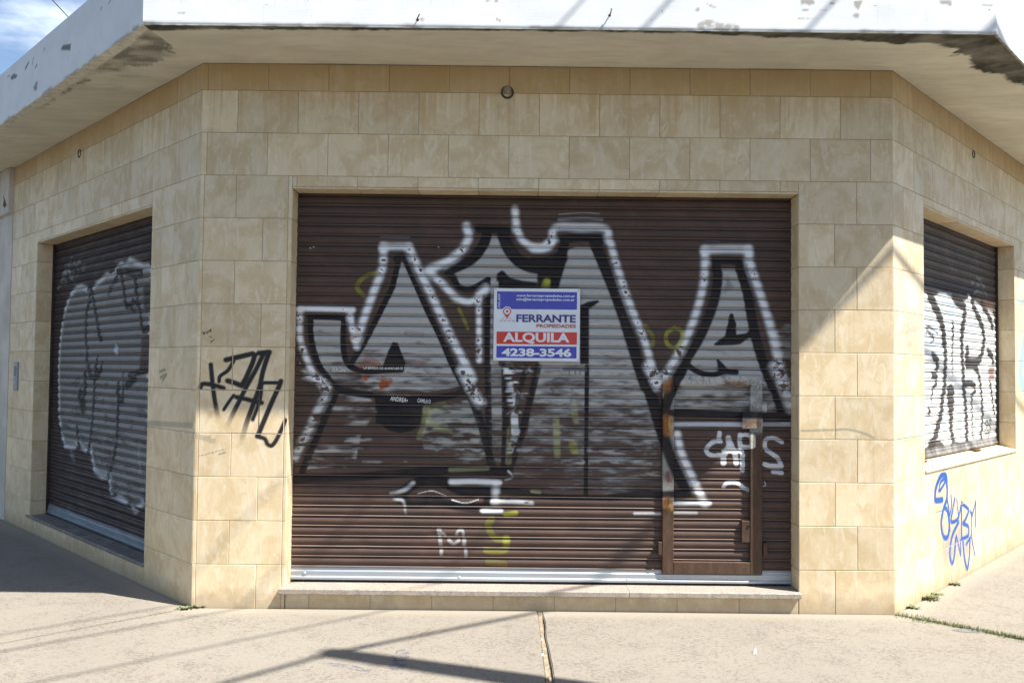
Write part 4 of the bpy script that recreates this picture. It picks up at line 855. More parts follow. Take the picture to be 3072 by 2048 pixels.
    # --- chips: one little flake per slat down the middle of the glow, bare paint with a dark rim
    if not frame:
        r = np.random.RandomState(11)
        for pts, zn, prob in chips:
            P = spline(cv.to(pts, zn))
            for kk_ in np.unique(np.round((3.0 - P[:, 1]) / PITCH).astype(int)):
                zc = ZPH - (kk_ + .57) * PITCH
                for q in range(len(P) - 1):
                    z0, z1 = P[q, 1], P[q + 1, 1]
                    if (z0 - zc) * (z1 - zc) <= 0 and abs(z1 - z0) > 1e-6:
                        if r.rand() < prob * .7:
                            x = P[q, 0] + (zc - z0) / (z1 - z0) * (P[q + 1, 0] - P[q, 0]); big = (1.25 if zc < 1.9 else .62) * (0.5 + .9 * r.rand()); ex = .8 + .8 * r.rand(); sh = (r.rand() - .5) * 1.2; x += (r.rand() - .5) * .02
                            dx, dz = cv.S - x, cv.Z - zc - (r.rand() - .5) * .016
                            I = np.nonzero((np.abs(dx) < .09) & (np.abs(dz) < .06))[0]
                            rr = np.hypot(dx[I] / ex + dz[I] * sh, dz[I]) * (1 + 3.4 * (fbm(cv.S[I] * 60, cv.Z[I] * 60, kk_) - .5))
                            cv.put(I, (1 - sstep(.011 * big, .0145 * big, rr)) * .85, (.05, .038, .033)); cv.put(I, (1 - sstep(.008 * big, .011 * big, rr)) * .9, (.12, .07, .055))
                        break
M_RAIL = simple('dark_rail_paint', (0.045, 0.032, 0.028), (0.03, 0.023, 0.021), 8, 0.6, 0.2)
ZPH = .7425 + .07 * PITCH + PITCH * 32            # a slat joint seen at z = 0.742
def make_door(key, fr, zbot, ztop, barh, res, mat, painter, label, ppm):
    oa, ob, oz0, oz1 = OPEN[key]
    A, Z, Tm, O, idx = curtain(fr, oa - .01, ob + .01, ztop, zbot + barh - .012, ZPH, res, {'F': 1, 'L': 5, 'R': 9}[key])
    cv = Canvas(fr, A, Z, -REC + .01, ppm); painter(cv, Tm.ravel(), idx.ravel())
    gm = np.zeros((A.size, 4)); gm[:, 0] = np.clip(slat_grime(Tm.ravel()), 0, 1) * (.55 + .45 * fbm(A.ravel() * 4, idx.ravel() * 3.3, 2)) * (.6 if key == 'R' else 1); gm[:, 1] = np.exp(-((Tm.ravel() - .05) / .045) ** 2) * (.35 + .65 * fbm(A.ravel() * 3, idx.ravel() * 2.7, 44)); gm[:, 3] = 1
    ob_ = grid_mesh('roller_shutter', to3d(fr, A, Z, O), mat, None, True, {'paint': cv.rgba(), 'grime_highlight': gm}, True); adopt(ob_, shop); ob_['label'] = label
    if key != 'F':
        for e0, e1 in ((oa, oa + .036), (ob - .036, ob)):
            b = MB(); b.fbox(fr, e0, e1, zbot - .02, oz1 - .001, -REC - .02, -REC + .026); x = b.build('guide_rail', M_RAIL); x.parent = ob_
    # bottom bar: a folded galvanised rail
    b = MB(); a0, a1 = (oa + .002, ob - .002) if key == 'F' else (oa + .038, ob - .038); z0 = zbot
    prof = [(-REC - .012, z0), (-REC + .020, z0), (-REC + .026, z0 + .006), (-REC + .026, z0 + .018), (-REC + .016, z0 + .028), (-REC + .016, z0 + barh * .62), (-REC + .008, z0 + barh * .74), (-REC + .008, z0 + barh * .95), (-REC - .002, z0 + barh), (-REC - .012, z0 + barh)]
    n = len(prof); cap = [fr.P(a, z, o) for a in (a0, a1) for o, z in prof]
    b.add(cap, [(i, (i + 1) % n, n + (i + 1) % n, n + i) for i in range(n)] + [tuple(range(n)), tuple(range(2 * n - 1, n - 1, -1))])
    bb = b.build('bottom_bar', {'F': M_GALV, 'L': M_GALV_SHADE, 'R': M_BARR}[key], recalc=True); bb.parent = ob_
    return ob_
M_GALV_SHADE = simple('shaded_galvanised_steel', (0.21, 0.25, 0.29), (0.16, 0.19, 0.22), 5, 0.5, 0.4, 0.1, 0.004, (1, 1, 6), 0.2)  # galvanised steel for the left bar, its shade put into a darker colour
M_BARR = simple('dirty_bar_steel', (0.30, 0.29, 0.28), (0.10, 0.095, 0.09), 7, 0.5, 0.4, 0.2, 0.004, (1, 1, .4), 0.3)
wide = make_door('F', FF, .222, 2.995, .094, .006, M_SHUT, paint_wide, 'wide brown shutter with large silver graffiti letters outlined in black and white', 419.0)

def paint_left(cv, T, idx):
    S, Z = cv.S, cv.Z; gr = np.clip(slat_grime(T), 0, 1); hold = 1 - .7 * gr
    n1 = fbm(S * 6, Z * 22, 31, 5); n2 = fbm(S * 16, Z * 50, 37, 4); I_ = lambda p: p
    wear = sstep(.30, .46, n1 * .6 + n2 * .4 + np.interp(Z, [.5, .9, 1.4, 2.0], [-.12, -.05, .04, .14]))
    sil = (.50, .51, .50)
    P = [ZL1(q) for q in ((300, 775), (340, 765), (385, 785), (408, 830), (430, 800), (470, 745), (560, 660), (640, 645), (648, 570), (690, 552), (712, 580), (745, 560), (770, 528), (830, 560), (890, 590), (960, 580), (930, 1568))]
    P += [ZL2(q) for q in ((800, 20), (800, 990), (700, 1090), (600, 1010), (510, 960), (500, 880), (505, 830), (440, 830), (388, 790), (370, 700), (358, 615), (330, 635), (285, 600), (262, 560), (240, 605), (165, 600), (140, 520), (120, 380), (115, 100))]
    P += [ZL1(q) for q in ((135, 1500), (145, 1300), (165, 1120), (190, 980), (225, 880), (262, 810))]
    cv.poly(P, I_, sil, .66, .02, hold * (.62 + .38 * wear) * np.clip(1.12 - .42 * np.abs(T - .45) * 2, .5, 1))
    PP = cv.to(P, I_); I2, D2, _ = cv.dist(PP, .09, True); cv.put(I2, (1 - sstep(.0, .055, D2)) * .9 * hold[I2] * sstep(.25, .42, n1[I2]), (.66, .68, .69))
    bl = lambda pts, w, zn=ZL1, k=2.957, a=.92, **kw: cv.stroke(pts, zn, w * .95, (.022, .018, .02), soft=.35, a=1, k=k, mod=.65 + .35 * sstep(.3, .5, n2), **kw)
    bl([(400, 790), (412, 890), (385, 990), (375, 1200), (385, 1420), (410, 1568)], 26); bl([(428, 800), (455, 950), (478, 1080), (495, 1200), (510, 1230)], 28); bl([(650, 690), (610, 760), (580, 830)], 24); bl([(690, 650), (712, 780), (735, 930), (790, 945)], 24)
    bl([(745, 640), (800, 665), (828, 780)], 24); bl([(820, 800), (850, 950), (868, 1090), (885, 1150), (930, 1140)], 24); bl([(795, 880), (825, 930), (800, 985), (775, 940), (795, 880)], 14)
    cv.poly([ZL1(q) for q in ((885, 760), (960, 740), (960, 985), (900, 1000), (885, 900))], I_, (.05, .04, .04), .95, .02); cv.poly([ZL1(q) for q in ((868, 1210), (960, 1190), (960, 1540), (850, 1510))], I_, (.07, .045, .042), .95, .02)
    bl([(655, 640), (720, 630), (780, 640), (870, 650)], 26, a=.7); bl([(480, 1390), (470, 1480), (500, 1540), (520, 1440)], 18)
    c = 2.529
    bl([(395, 0), (385, 200), (372, 400), (355, 560), (340, 640)], 20, ZL2, c); bl([(255, 450), (262, 560), (275, 600)], 20, ZL2, c); bl([(315, 60), (318, 130), (312, 200)], 30, ZL2, c, .8); bl([(345, 0), (362, 68), (405, 75), (440, 15)], 20, ZL2, c); bl([(280, 220), (300, 300)], 50, ZL2, c, .6)
    bl([(570, 130), (566, 350), (556, 540), (530, 690), (490, 830)], 20, ZL2, c); bl([(630, 140), (665, 115), (695, 85)], 26, ZL2, c); bl([(605, 50), (605, 200)], 16, ZL2, c, .8); bl([(650, 60), (780, 30)], 18, ZL2, c, .7); bl([(560, 190), (580, 250), (605, 255)], 20, ZL2, c, .7)
    cv.stroke([(720, 620), (730, 790)], ZL2, 12, (.35, .36, .38), soft=.5, a=.6, k=c)
    for pts, w in (([(250, 540), (270, 560)], 34), ([(290, 575), (330, 540)], 22), ([(345, 600), (365, 590)], 28), ([(200, 620), (230, 600)], 44), ([(150, 750), (165, 735)], 26), ([(190, 740), (200, 720)], 22), ([(175, 680), (190, 665)], 34), ([(230, 690), (265, 690), (265, 650)], 20), ([(300, 660), (312, 630)], 20), ([(130, 790), (135, 770)], 18), ([(235, 640), (250, 620)], 26)):
        cv.stroke(pts, ZL1, w, (.40, .42, .42), soft=.4, a=.6, k=2.957, mod=hold * sstep(.3, .5, n2))
    cv.stroke([(210, 655), (230, 700)], ZL2, 24, (.35, .36, .38), soft=.5, a=.6, k=c, mod=hold); cv.stroke([(640, 1320), (645, 1330)], ZL1, 30, (.6, .66, .75), soft=.5, a=.8, k=2.957); cv.stroke([(380, 560), (640, 585), (900, 600)], ZL1, 10, (.2, .2, .2), soft=.8, a=.3, k=2.957)
def paint_right(cv, T, idx):
    S, Z = cv.S, cv.Z; gr = np.clip(slat_grime(T), 0, 1); hold = 1 - .35 * gr; I_ = lambda p: p
    n1 = fbm(S * 7, Z * 12, 51, 5); dkc = (.028, .026, .028); W = (.72, .74, .73)
    for x0 in range(100, 880, 42):
        cv.stroke([(x0, 300 + .3 * x0), (x0 + 14, 480 + .3 * x0), (x0 + 4, 700 + .22 * x0)], ZR1, 20, (.075, .10, .062), soft=.6, a=.55, k=3.919, mod=sstep(.35, .55, n1))
    cv.poly([ZR1(q) for q in ((60, 860), (300, 860), (480, 900), (700, 960), (700, 1120), (300, 1030), (60, 990))], I_, (.022, .024, .035), .8, .05)
    white = [ZR1(q) for q in ((60, 1000), (110, 1010), (150, 1060), (240, 1045), (270, 1010), (340, 1015), (430, 1070), (480, 1140), (600, 1080), (605, 1030), (625, 1030), (640, 1090), (700, 1110), (750, 1150), (830, 1200), (900, 1230))]
    white += [ZR2(q) for q in ((900, 200), (900, 1320), (820, 1340), (770, 1340), (735, 1240), (700, 1270), (660, 1330), (620, 1340), (580, 1270), (520, 1300), (430, 1290), (400, 1270), (380, 1340), (320, 1350), (270, 1270), (160, 1280), (110, 1350), (60, 1380))]
    cv.poly(white, I_, W, .97, .012, hold)
    cv.poly([ZR1(q) for q in ((260, 1050), (420, 1070), (520, 1180), (540, 1330), (420, 1400), (340, 1330))], I_, (.58, .70, .76), .55, .08, hold)
    for q in ([(100, 1330), (260, 1420), (200, 1560)], [(600, 1380), (720, 1440), (640, 1460)]): cv.poly([ZR1(p) for p in q], I_, (.55, .70, .85), .5, .10, hold)
    cv.poly([ZR2(q) for q in ((90, 120), (280, 180), (290, 300), (100, 300))], I_, (.50, .66, .86), .45, .10, hold)
    bl = lambda pts, w, zn=ZR2, k=3.733, a=.97, **kw: cv.stroke(pts, zn, w * .85, dkc, soft=.22, a=a, k=k, **kw)
    b1 = lambda pts, w, **kw: bl(pts, w, ZR1, 3.919, **kw)
    b1([(150, 1020), (185, 1100), (240, 1220), (285, 1330), (312, 1450), (322, 1568)], 58); bl([(298, 20), (312, 150), (322, 250), (325, 400), (316, 550), (312, 700), (292, 800), (278, 950), (245, 1100), (205, 1250), (150, 1350)], 44)
    b1([(440, 1060), (510, 1130), (565, 1190), (560, 1300), (545, 1430), (530, 1568)], 52); bl([(508, 20), (508, 200), (512, 350), (522, 500), (528, 680), (542, 800), (555, 1000), (562, 1150), (560, 1300)], 44)
    b1([(430, 1380), (428, 1470), (425, 1568)], 26); bl([(404, 30), (404, 200), (402, 400), (405, 540)], 22, taper=.5)
    b1([(655, 1110), (690, 1220), (745, 1340), (780, 1450), (795, 1568)], 44); bl([(745, 20), (756, 150), (738, 270), (700, 380), (640, 400), (560, 385)], 42); bl([(570, 265), (565, 320), (560, 400)], 50); bl([(555, 432), (640, 440), (690, 520), (718, 660), (735, 850), (737, 1050), (722, 1220)], 32)
    b1([(765, 1130), (820, 1230), (868, 1330), (895, 1420)], 40); b1([(200, 1560), (190, 1500)], 12)
    bl([(185, 325), (225, 360), (238, 410), (225, 470)], 34); bl([(178, 540), (222, 560), (215, 640), (185, 690), (168, 840)], 32, taper=.6); bl([(142, 930), (150, 970)], 24)
    cv.poly([ZR2(q) for q in ((340, 670), (378, 635), (425, 680), (422, 860), (410, 990), (415, 1180), (440, 1280), (395, 1290), (370, 1150), (362, 1000), (345, 860))], I_, dkc, .97, .01)
    bl([(520, 650), (590, 630), (650, 655), (655, 720), (622, 770), (618, 900), (625, 1050), (628, 1180), (640, 1250)], 32, taper=.55); cv.poly([ZR2(q) for q in ((510, 650), (580, 615), (665, 650), (655, 690), (600, 670), (520, 690))], I_, dkc, .97, .01)
    bl([(800, 280), (840, 320), (860, 400)], 36); bl([(822, 620), (845, 760), (868, 960)], 26); cv.poly([ZR2(q) for q in ((800, 440), (870, 440), (870, 590), (810, 585))], I_, (.22, .11, .08), .85, .02); cv.poly([ZR1(q) for q in ((770, 1080), (900, 1110), (900, 1240), (830, 1200))], I_, (.20, .11, .085), .85, .03)
    for pts in ([(105, 60), (125, 0)], [(110, 40), (160, 80)], [(135, 70), (140, 0), (230, 70)], [(160, 180), (200, 130), (160, 110)], [(760, 1080), (790, 1050), (800, 1100), (770, 1090)], [(810, 1050), (835, 1040), (830, 1090), (805, 1100)], [(760, 1170), (790, 1120), (800, 1180)], [(815, 1120), (840, 1130), (835, 1180), (810, 1170), (820, 1120)], [(770, 1200), (830, 1190), (800, 1230)]):
        cv.stroke(pts, ZR2, 9, (.06, .06, .065), soft=.4, a=.85, k=3.733)
    for pts, w in (([(640, 880), (660, 900), (680, 870)], 14), ([(700, 900), (730, 930), (740, 880)], 12), ([(760, 890), (800, 960)], 14), ([(680, 1010), (730, 990), (750, 1020)], 10), ([(800, 1000), (830, 1060)], 12), ([(700, 830), (760, 860)], 10)):
        cv.stroke(pts, ZR1, w, (.30, .32, .33), soft=.5, a=.7, k=3.919)
left_sh = make_door('L', FL, .235, 2.97, .10, .013, M_SHUTD, paint_left, 'shaded dark shutter on the left street with round silver bubble letters', 130.0)
right_sh = make_door('R', FR, 1.045, 3.0, .075, .012, M_SHUTR, paint_right, 'shutter of the right street window with black bars on white paint', 110.0)
for a in (.86, 2.35):
    b = MB(); b.fbox(FR, a, a + .16, 1.028, 1.040, -REC + .02, -REC + .07); x = b.build('latch', M_RUST); x.parent = right_sh
# rivets on the wide bottom bar
for u, v in ((913, 1719), (1377, 1733), (1881, 1740)):
    a, z = onwall(FF, u, v, -REC + .02); b = MB(); b.lathe(FF.P(a, z, -REC + .015), FF.n, [(.013, 0), (.013, .004), (.009, .009), (.003, .011)], 12)
    o = b.build('rivet', M_GALV); o.parent = wide

# ---- wicket door in the wide shutter
WO0, WO1 = -REC + .004, -REC + .038                # flat steel frame, standing proud of the slats
def bar(name, a0, a1, z0, z1, o0, o1, parent, bevel=.003, res=.009):
    """A flat steel bar with a finely divided, paintable face."""
    na, nz = max(2, int((a1 - a0) / res)), max(2, int((z1 - z0) / res))
    As = np.concatenate([[a0, a0], np.linspace(a0 + bevel, a1 - bevel, na), [a1, a1]]); Zs = np.concatenate([[z0, z0], np.linspace(z0 + bevel, z1 - bevel, nz), [z1, z1]])
    A, Z = np.meshgrid(As, Zs); O = np.full(A.shape, o1)
    O[[1, -2], :] = o1 - bevel; O[:, [1, -2]] = o1 - bevel; O[[0, -1], :] = o0; O[:, [0, -1]] = o0
    return A, Z, O
bars = [(1.092, 1.172, .292, 1.69), (1.714, 1.800, .292, 1.69), (1.172, 1.714, 1.622, 1.69), (1.172, 1.714, .292, .376)]
wicket = MB(); Vv = []; Ff = []; Sz = []
def addbars(lst, o0=WO0, o1=WO1):
    base = len(Vv); 
    for a0, a1, z0, z1 in lst:
        A, Z, O = bar('x', a0, a1, z0, z1, o0, o1, None); P = to3d(FF, A, Z, O).reshape(-1, 3); n, m = A.shape; b0 = len(Vv)
        Vv.extend(map(tuple, P)); Sz.extend(zip(A.ravel(), Z.ravel()))
        for i in range(n - 1):
            for j in range(m - 1): Ff.append((b0 + i * m + j, b0 + i * m + j + 1, b0 + (i + 1) * m + j + 1, b0 + (i + 1) * m + j))
def paint_frame(S, Z, rust):
    cv = Canvas(FF, np.array(S), np.array(Z), WO1, 430.0); paint_wide(cv, np.full(cv.S.size, .5), np.zeros(cv.S.size), True)
    # silver grey on the upper part of the frame (never reached lower down), rust where it has blistered
    n = fbm(cv.S * 9, cv.Z * 12, 71, 4); pre = Canvas(FF, cv.S, cv.Z, WO1, 430.0)
    pre.put(np.arange(cv.S.size), sstep(.72, .80, cv.Z + .0) * (cv.S < 1.3) * .95 + (cv.S >= 1.3) * sstep(1.25, 1.31, cv.Z) * .95, (.27, .27, .25))
    m = cv.A[:, None]; pre.C = pre.C * (1 - m) + cv.C * m; pre.A = pre.A + (1 - pre.A) * cv.A
    if rust:
        R = lambda pts, w, a=.95: pre.stroke(pts, lambda p: p, w * .8, (.27, .115, .025), soft=.7, a=a, k=1, mod=sstep(.28, .52, n)); y = lambda pts, w, a=.9: pre.stroke(pts, lambda p: p, w * .8, (.46, .29, .10), soft=.5, a=a, k=1, mod=sstep(.42, .58, n))
        R([ZP((190, 190)), ZP((170, 290))], 34); R([ZP((190, 680)), ZP((200, 800)), ZP((200, 900))], 30); y([ZP((250, 700)), ZP((240, 800)), ZP((255, 1000))], 14); R([ZQ((180, 300)), ZQ((190, 400))], 40); y([ZQ((150, 330)), ZQ((160, 400))], 10); y([ZQ((225, 330)), ZQ((225, 400))], 14)
        R([ZP((1240, 760)), ZP((1300, 790)), ZP((1440, 790))], 20); R([ZP((1420, 790)), ZP((1430, 900))], 26); y([ZP((1250, 760)), ZP((1260, 800))], 10); pre.stroke([ZP((1375, 965)), ZP((1378, 1095))], lambda p: p, 15, (.60, .57, .48), soft=.2, k=1); R([ZP((1495, 1040)), ZP((1495, 1170))], 6); R([ZQ((1270, 90)), ZQ((1410, 80))], 22); y([ZQ((1300, 120)), ZQ((1390, 70))], 12)
        R([ZP((1020, 225)), ZP((1250, 230))], 12, .8); pre.stroke([ZP((860, 255)), ZP((1350, 260))], lambda p: p, 8, (.10, .05, .03), k=1, a=.7, mod=sstep(.4, .55, n)); pre.stroke([ZP((200, 1470)), ZP((210, 1568))], lambda p: p, 14, (.16, .05, .03), k=1, a=.8)
    return pre.rgba()
def build_painted(name, parent, rust=True):
    global Vv, Ff, Sz
    me = bpy.data.meshes.new(name); me.from_pydata(Vv, [], Ff); me.update()
    a = me.attributes.new('paint', 'FLOAT_COLOR', 'POINT'); S = [q[0] for q in Sz]; Z = [q[1] for q in Sz]
    a.data.foreach_set('color', paint_frame(S, Z, rust).astype(np.float32).ravel()); me.materials.append(M_FRAME)
    o = bpy.data.objects.new(name, me); COL.objects.link(o); o.parent = parent; Vv, Ff, Sz = [], [], []; return o
addbars(bars); wd = build_painted('wicket_door', wide); wd['label'] = 'steel frame of the small door let into the wide shutter, rusty'
addbars([(1.655, 1.800, 1.318, 1.438)], WO1 - .002, WO1 + .010); o = build_painted('lock_plate', wide)
addbars([(1.790, 1.832, 1.425, 1.502)], WO0, WO1 + .004); o = build_painted('hinge', wide)
addbars([(1.655, 1.722, .515, .668)], WO0, WO1 - .004); o = build_painted('lock_plate', wide, False)
addbars([(1.062, 1.086, .425, .515)], WO0, WO1 + .012); o = build_painted('hinge', wide, False)
addbars([(1.806, 1.836, .425, .515)], WO0, WO1 + .006); o = build_painted('hinge', wide, False)
b = MB(); a, z = onwall(FF, *ZQ((1245, 607)), -REC + .045); b.lathe(FF.P(a, z, WO1 + .004), FF.n, [(.009, -.010), (.009, -.004), (.005, -.004), (.005, -.007)], 14); o = b.build('keyhole', M_DARK); o.parent = wide

# ---- marker pen names on the black paint
def text_mesh(name, body, mat, parent, place, box, bold=0.0, rot=0.0, thick=.0006, shear=0.0):
    """place(x, z) -> world; box = (x0, x1, z0, z1) that the glyphs fill."""
    cu = bpy.data.curves.new('lettering', 'FONT'); cu.body = body; cu.offset = bold; cu.resolution_u = 3; cu.shear = shear
    t = bpy.data.objects.new('lettering', cu); COL.objects.link(t); dg = bpy.context.evaluated_depsgraph_get(); dg.update()
    me = bpy.data.meshes.new_from_object(t.evaluated_get(dg)); bpy.data.objects.remove(t); bpy.data.curves.remove(cu)
    n = len(me.vertices); co = np.zeros(n * 3); me.vertices.foreach_get('co', co); co = co.reshape(-1, 3)
    if rot: co = np.column_stack([-co[:, 1], co[:, 0], co[:, 2]])
    lo, hi = co.min(0), co.max(0); x = box[0] + (co[:, 0] - lo[0]) / (hi[0] - lo[0]) * (box[1] - box[0]); z = box[2] + (co[:, 1] - lo[1]) / (hi[1] - lo[1]) * (box[3] - box[2])
    me.vertices.foreach_set('co', np.array([place(p, q) for p, q in zip(x, z)], np.float32).ravel()); me.update(); me.materials.clear(); me.materials.append(mat)
    o = bpy.data.objects.new(name, me); COL.objects.link(o); o.parent = parent; return o
ZW = zone(960, 1080, 7.35)
def marker(body, x0, y0, x1, y1, x2=None, y2=None, bold=.01):
    a0, z1 = onwall(FF, *ZW((x0, y0)), -REC + .016); a1, z0 = onwall(FF, *ZW((x1, y1)), -REC + .016); sl = 0 if x2 is None else 0
    text_mesh('marker_name', body, M_CHALK, wide, lambda p, q: FF.P(p, q - .10 * (p - a0) * (0 if len(body) > 12 else 1), -REC + .0168), (a0, a1, z0, z1), bold, shear=.1)
marker('ANDREA•', 1550, 795, 1935, 895); marker('CAMILA D', 2150, 840, 2440, 930); marker('SERGIN', 265, 150, 555, 240, bold=.0); marker('LA BANDA DE ALMAFUERTE ♥'.replace(' ♥', ''), 960, 150, 1830, 210, bold=.012)

# ---- sill slab, base tiles, steps
b = MB()
def slab_prof(fr, a0, a1, z0, z1, o0, o1, mb, seg=.03, amp=.002, seed=1):
    n = int((a1 - a0) / seg) + 2; A = np.linspace(a0, a1, n); w = (vnoise(A * 60, A * 0, seed) - .5) * amp * 2
    prof = [(o0, z0), (o1 - .003, z0), (o1, z0 + .004), (o1, z1 - .006), (o1 - .005, z1), (o0, z1)]
    vs = []
    for i, a in enumerate(A):
        for q, (o_, z_) in enumerate(prof): vs.append(fr.P(a, z_ + (w[i] * .5 if q in (1, 2) else 0), o_ + (w[i] if q in (2, 3) else 0)))
    m = len(prof); fs = [(i * m + j, i * m + (j + 1) % m, (i + 1) * m + (j + 1) % m, (i + 1) * m + j) for i in range(n - 1) for j in range(m)] + [tuple(range(m)), tuple((n - 1) * m + j for j in range(m - 1, -1, -1))]
    mb.add(vs, fs)
a_j = onwall(FF, 1889, 1790, .04)[0]
slab_prof(FF, -1.566, a_j - .001, .166, .205, -REC - .08, .040, b, seed=3); slab_prof(FF, a_j + .001, 2.018, .167, .206, -REC - .08, .040, b, seed=9)
adopt(b.build('sill', M_GRAN, recalc=True), shop)['label'] = 'long grey granite sill under the wide shutter'
b = MB(); slab_prof(FL, .834, 3.80, .196, .222, -REC - .08, .012, b, seed=5); adopt(b.build('sill', M_GRAND, recalc=True), shop)['label'] = 'dark granite step under the shaded left shutter'
T = Tiles()
for e0, e1 in zip(*(lambda E: (E[:-1], E[1:]))([-1.53, -1.366, -.944, -.520, -.097, .326, .749, 1.172, 1.60, 2.010])): T.tile(FF, e0, e1, ZG - .03, .166)
bt = T.build('base_tiles', shop); b = MB(); b.fbox(FF, -1.53, 2.01, -.1, .166, -.3, -.0034); x = b.build('masonry', M_GROUT); x.parent = bt; T = Tiles()
for e0, e1 in zip(*(lambda E: (E[:-1], E[1:]))(split(.834, 3.71, [.846 + .423 * i for i in range(8)]))): T.tile(FL, e0, e1, ZG - .03, .196, o1=-.001)
b = MB(); b.fbox(FL, .834, 3.71, -.1, .196, -.3, -.0044); x = b.build('masonry', M_GROUT); x.parent = T.build('base_tiles', shop)
class Slope:
    def P(s, a, u, off=0.0): return FR.P(a, .985 + .05 * (u / .24) + off, .012 - u)
T = Tiles()
for e0, e1 in zip(*(lambda E: (E[:-1], E[1:]))(split(.643, 3.295, course(2, .643, 3.295, 'R')))): T.tile(Slope(), e0, e1, .0, .26, b=.004, o1=0.012)
adopt(T.build('sill', shop), shop)['label'] = 'sloping tiled sill of the right street window'
b = MB()
for key, fr in (('F', FF), ('L', FL), ('R', FR)):
    oa, ob, z0, z1 = OPEN[key]; b.fbox(fr, oa - .1, ob + .1, z0 - .05, z1 + .2, -.36, -REC - .04)
adopt(b.build('dark_lining', M_DARK), shop)
# ---- openings and little metal things on the walls
def cup(fr, u, v, r, h, parent, name='conduit', mat=M_CUP):
    a, z = onwall(fr, u, v); b = MB(); b.lathe(fr.P(a, z, -.005), fr.n, [(r, 0), (r, h), (r * .86, h + .004), (r * .72, h + .001), (r * .70, h - .012), (.001, h - .014)], 18)
    b.v = [tuple(np.array(p) + (RNG.rand(3) - .5) * r * .05) for p in b.v]
    o = b.build(name, mat); adopt(o, shop); return o, a, z
o, a, z = cup(FF, 1522, 278, .046, .012, shop); o['label'] = 'dark round conduit mouth above the wide shutter'
b = MB(); b.lathe(FF.P(a, z + .018, .004), FF.n, [(.030, 0), (.028, .006), (.016, .011), (.001, .012)], 12); x = b.build('mortar', M_MORT); x.parent = o
cup(FL, 239, 461, .040, .008, shop); cup(FR, 2920, 463, .036, .008, shop)
for u, v, tp in ((1253, 60, (.020, .035)), (1829, 47, (.012, .045))):
    a, z = onwall(FF, u, v, OVF); b = MB(); p = np.array(FF.P(a, z, OVF))
    b.tube([p + (0, .02, 0), p + (0, -.022, 0), p + (tp[0] * .3, -.030, .006), p + (tp[0] * .7, -.028, tp[1] * .7)], .004, 7); b.lathe(p + (0, .003, 0), (0, -1, 0), [(.012, 0), (.010, .004), (.005, .006)], 10)
    adopt(b.build('hook', M_RUST, recalc=True), shop)
a0, z1 = onwall(FL, 57, 1085); a1, z0 = onwall(FL, 43, 1170)
b = MB(); b.bevbox(FL, a0, a1, z0, z1, -.004, .014, .004); pn = b.build('intercom', M_BLUEMETAL); adopt(pn, shop)
b = MB()
for k in range(5): b.fbox(FL, a0 + .03, a1 - .03, z1 - .06 - k * .02, z1 - .052 - k * .02, .013, .0155)
x = b.build('grille', M_DARK); x.parent = pn
b = MB(); b.fbox(FL, a0 + .05, a1 - .05, z0 + .06, z0 + .10, .013, .018); x = b.build('button', M_GALV); x.parent = pn

# ------------------------------------------------------------------ the letting sign hung on the wide shutter
SO = -REC + .034
def sp(x, y): return onwall(FF, *ZS((x, y)), SO)
A0, Zt = sp(134, 144); A1, Zb = sp(1679, 1473)
sa0, sa1, sz0, sz1 = A0, A1, Zb, Zt
def sx(x): return A0 + (x - 134) / (1679 - 134) * (A1 - A0)
def sz(y): return Zt + (y - 144) / (1473 - 144) * (Zb - Zt)
sign = empty('letting_sign', FF.P(A0, Zb, SO)); tag(sign, 'white, blue and red letting sign reading ALQUILA hung on the middle of the wide shutter', 'sign')
WARP = lambda a, z: 0.006 * (vnoise(np.array([a * 6.0]), np.array([z * 7.0]), 61)[0] - .5) * 2
def spt(a, z, off): return FF.P(a, z, SO + WARP(a, z) + off)
def sadopt(o): o.parent = sign; o.matrix_parent_inverse = Matrix.Translation(-Vector(sign.location)); return o
def sheet(name, x0, x1, y0, y1, off, mat, n=24, m=20, solid=0):
    b = MB(); xs = np.linspace(sx(x0), sx(x1), n); zs = np.linspace(sz(y1), sz(y0), m)
    b.grid(np.array([[spt(a, z, off) for a in xs] for z in zs]))
    if solid:
        k = len(b.v); b.grid(np.array([[spt(a, z, off - solid) for a in xs[::-1]] for z in zs]))
        I = lambda i, j: i * n + j; J = lambda i, j: k + i * n + (n - 1 - j)
        for j in range(n - 1): b.f += [(I(0, j + 1), I(0, j), J(0, j), J(0, j + 1)), (I(m - 1, j), I(m - 1, j + 1), J(m - 1, j + 1), J(m - 1, j))]
        for i in range(m - 1): b.f += [(I(i, 0), I(i + 1, 0), J(i + 1, 0), J(i, 0)), (I(i + 1, n - 1), I(i, n - 1), J(i, n - 1), J(i + 1, n - 1))]
    return sadopt(b.build(name, mat, smooth=not solid))
sheet('panel', 134, 1679, 144, 1473, 0, M_SGW, solid=.004)
sheet('blue_band', 190, 1626, 203, 526, .0012, M_SGB)['label'] = 'blue band with web and mail address'
sheet('red_band', 188, 1629, 940, 1165, .0012, M_SGR)['label'] = 'red band reading ALQUILA'
sheet('blue_band', 189, 1624, 1203, 1416, .0012, M_SGB)['label'] = 'blue band with the telephone number'
def stext(body, x0, x1, y0, y1, mat, bold=0, rot=0):
    o = text_mesh('lettering', body, mat, sign, lambda p, q: spt(p, q, .0024), (sx(x0), sx(x1), sz(y1), sz(y0)), bold, rot); sadopt(o); return o
stext('www.ferrantepropiedades.com.ar', 538, 1590, 252, 312, M_SGW, .02); stext('info@ferrantepropiedades.com.ar', 538, 1582, 318, 384, M_SGW, .02)
stext('COL.4029', 212, 246, 250, 502, M_SGW, .015, 1)
stext('FERRANTE', 540, 1606, 622, 762, M_SGN, .030); stext('PROPIEDADES', 902, 1608, 796, 862, M_SGP, .022)
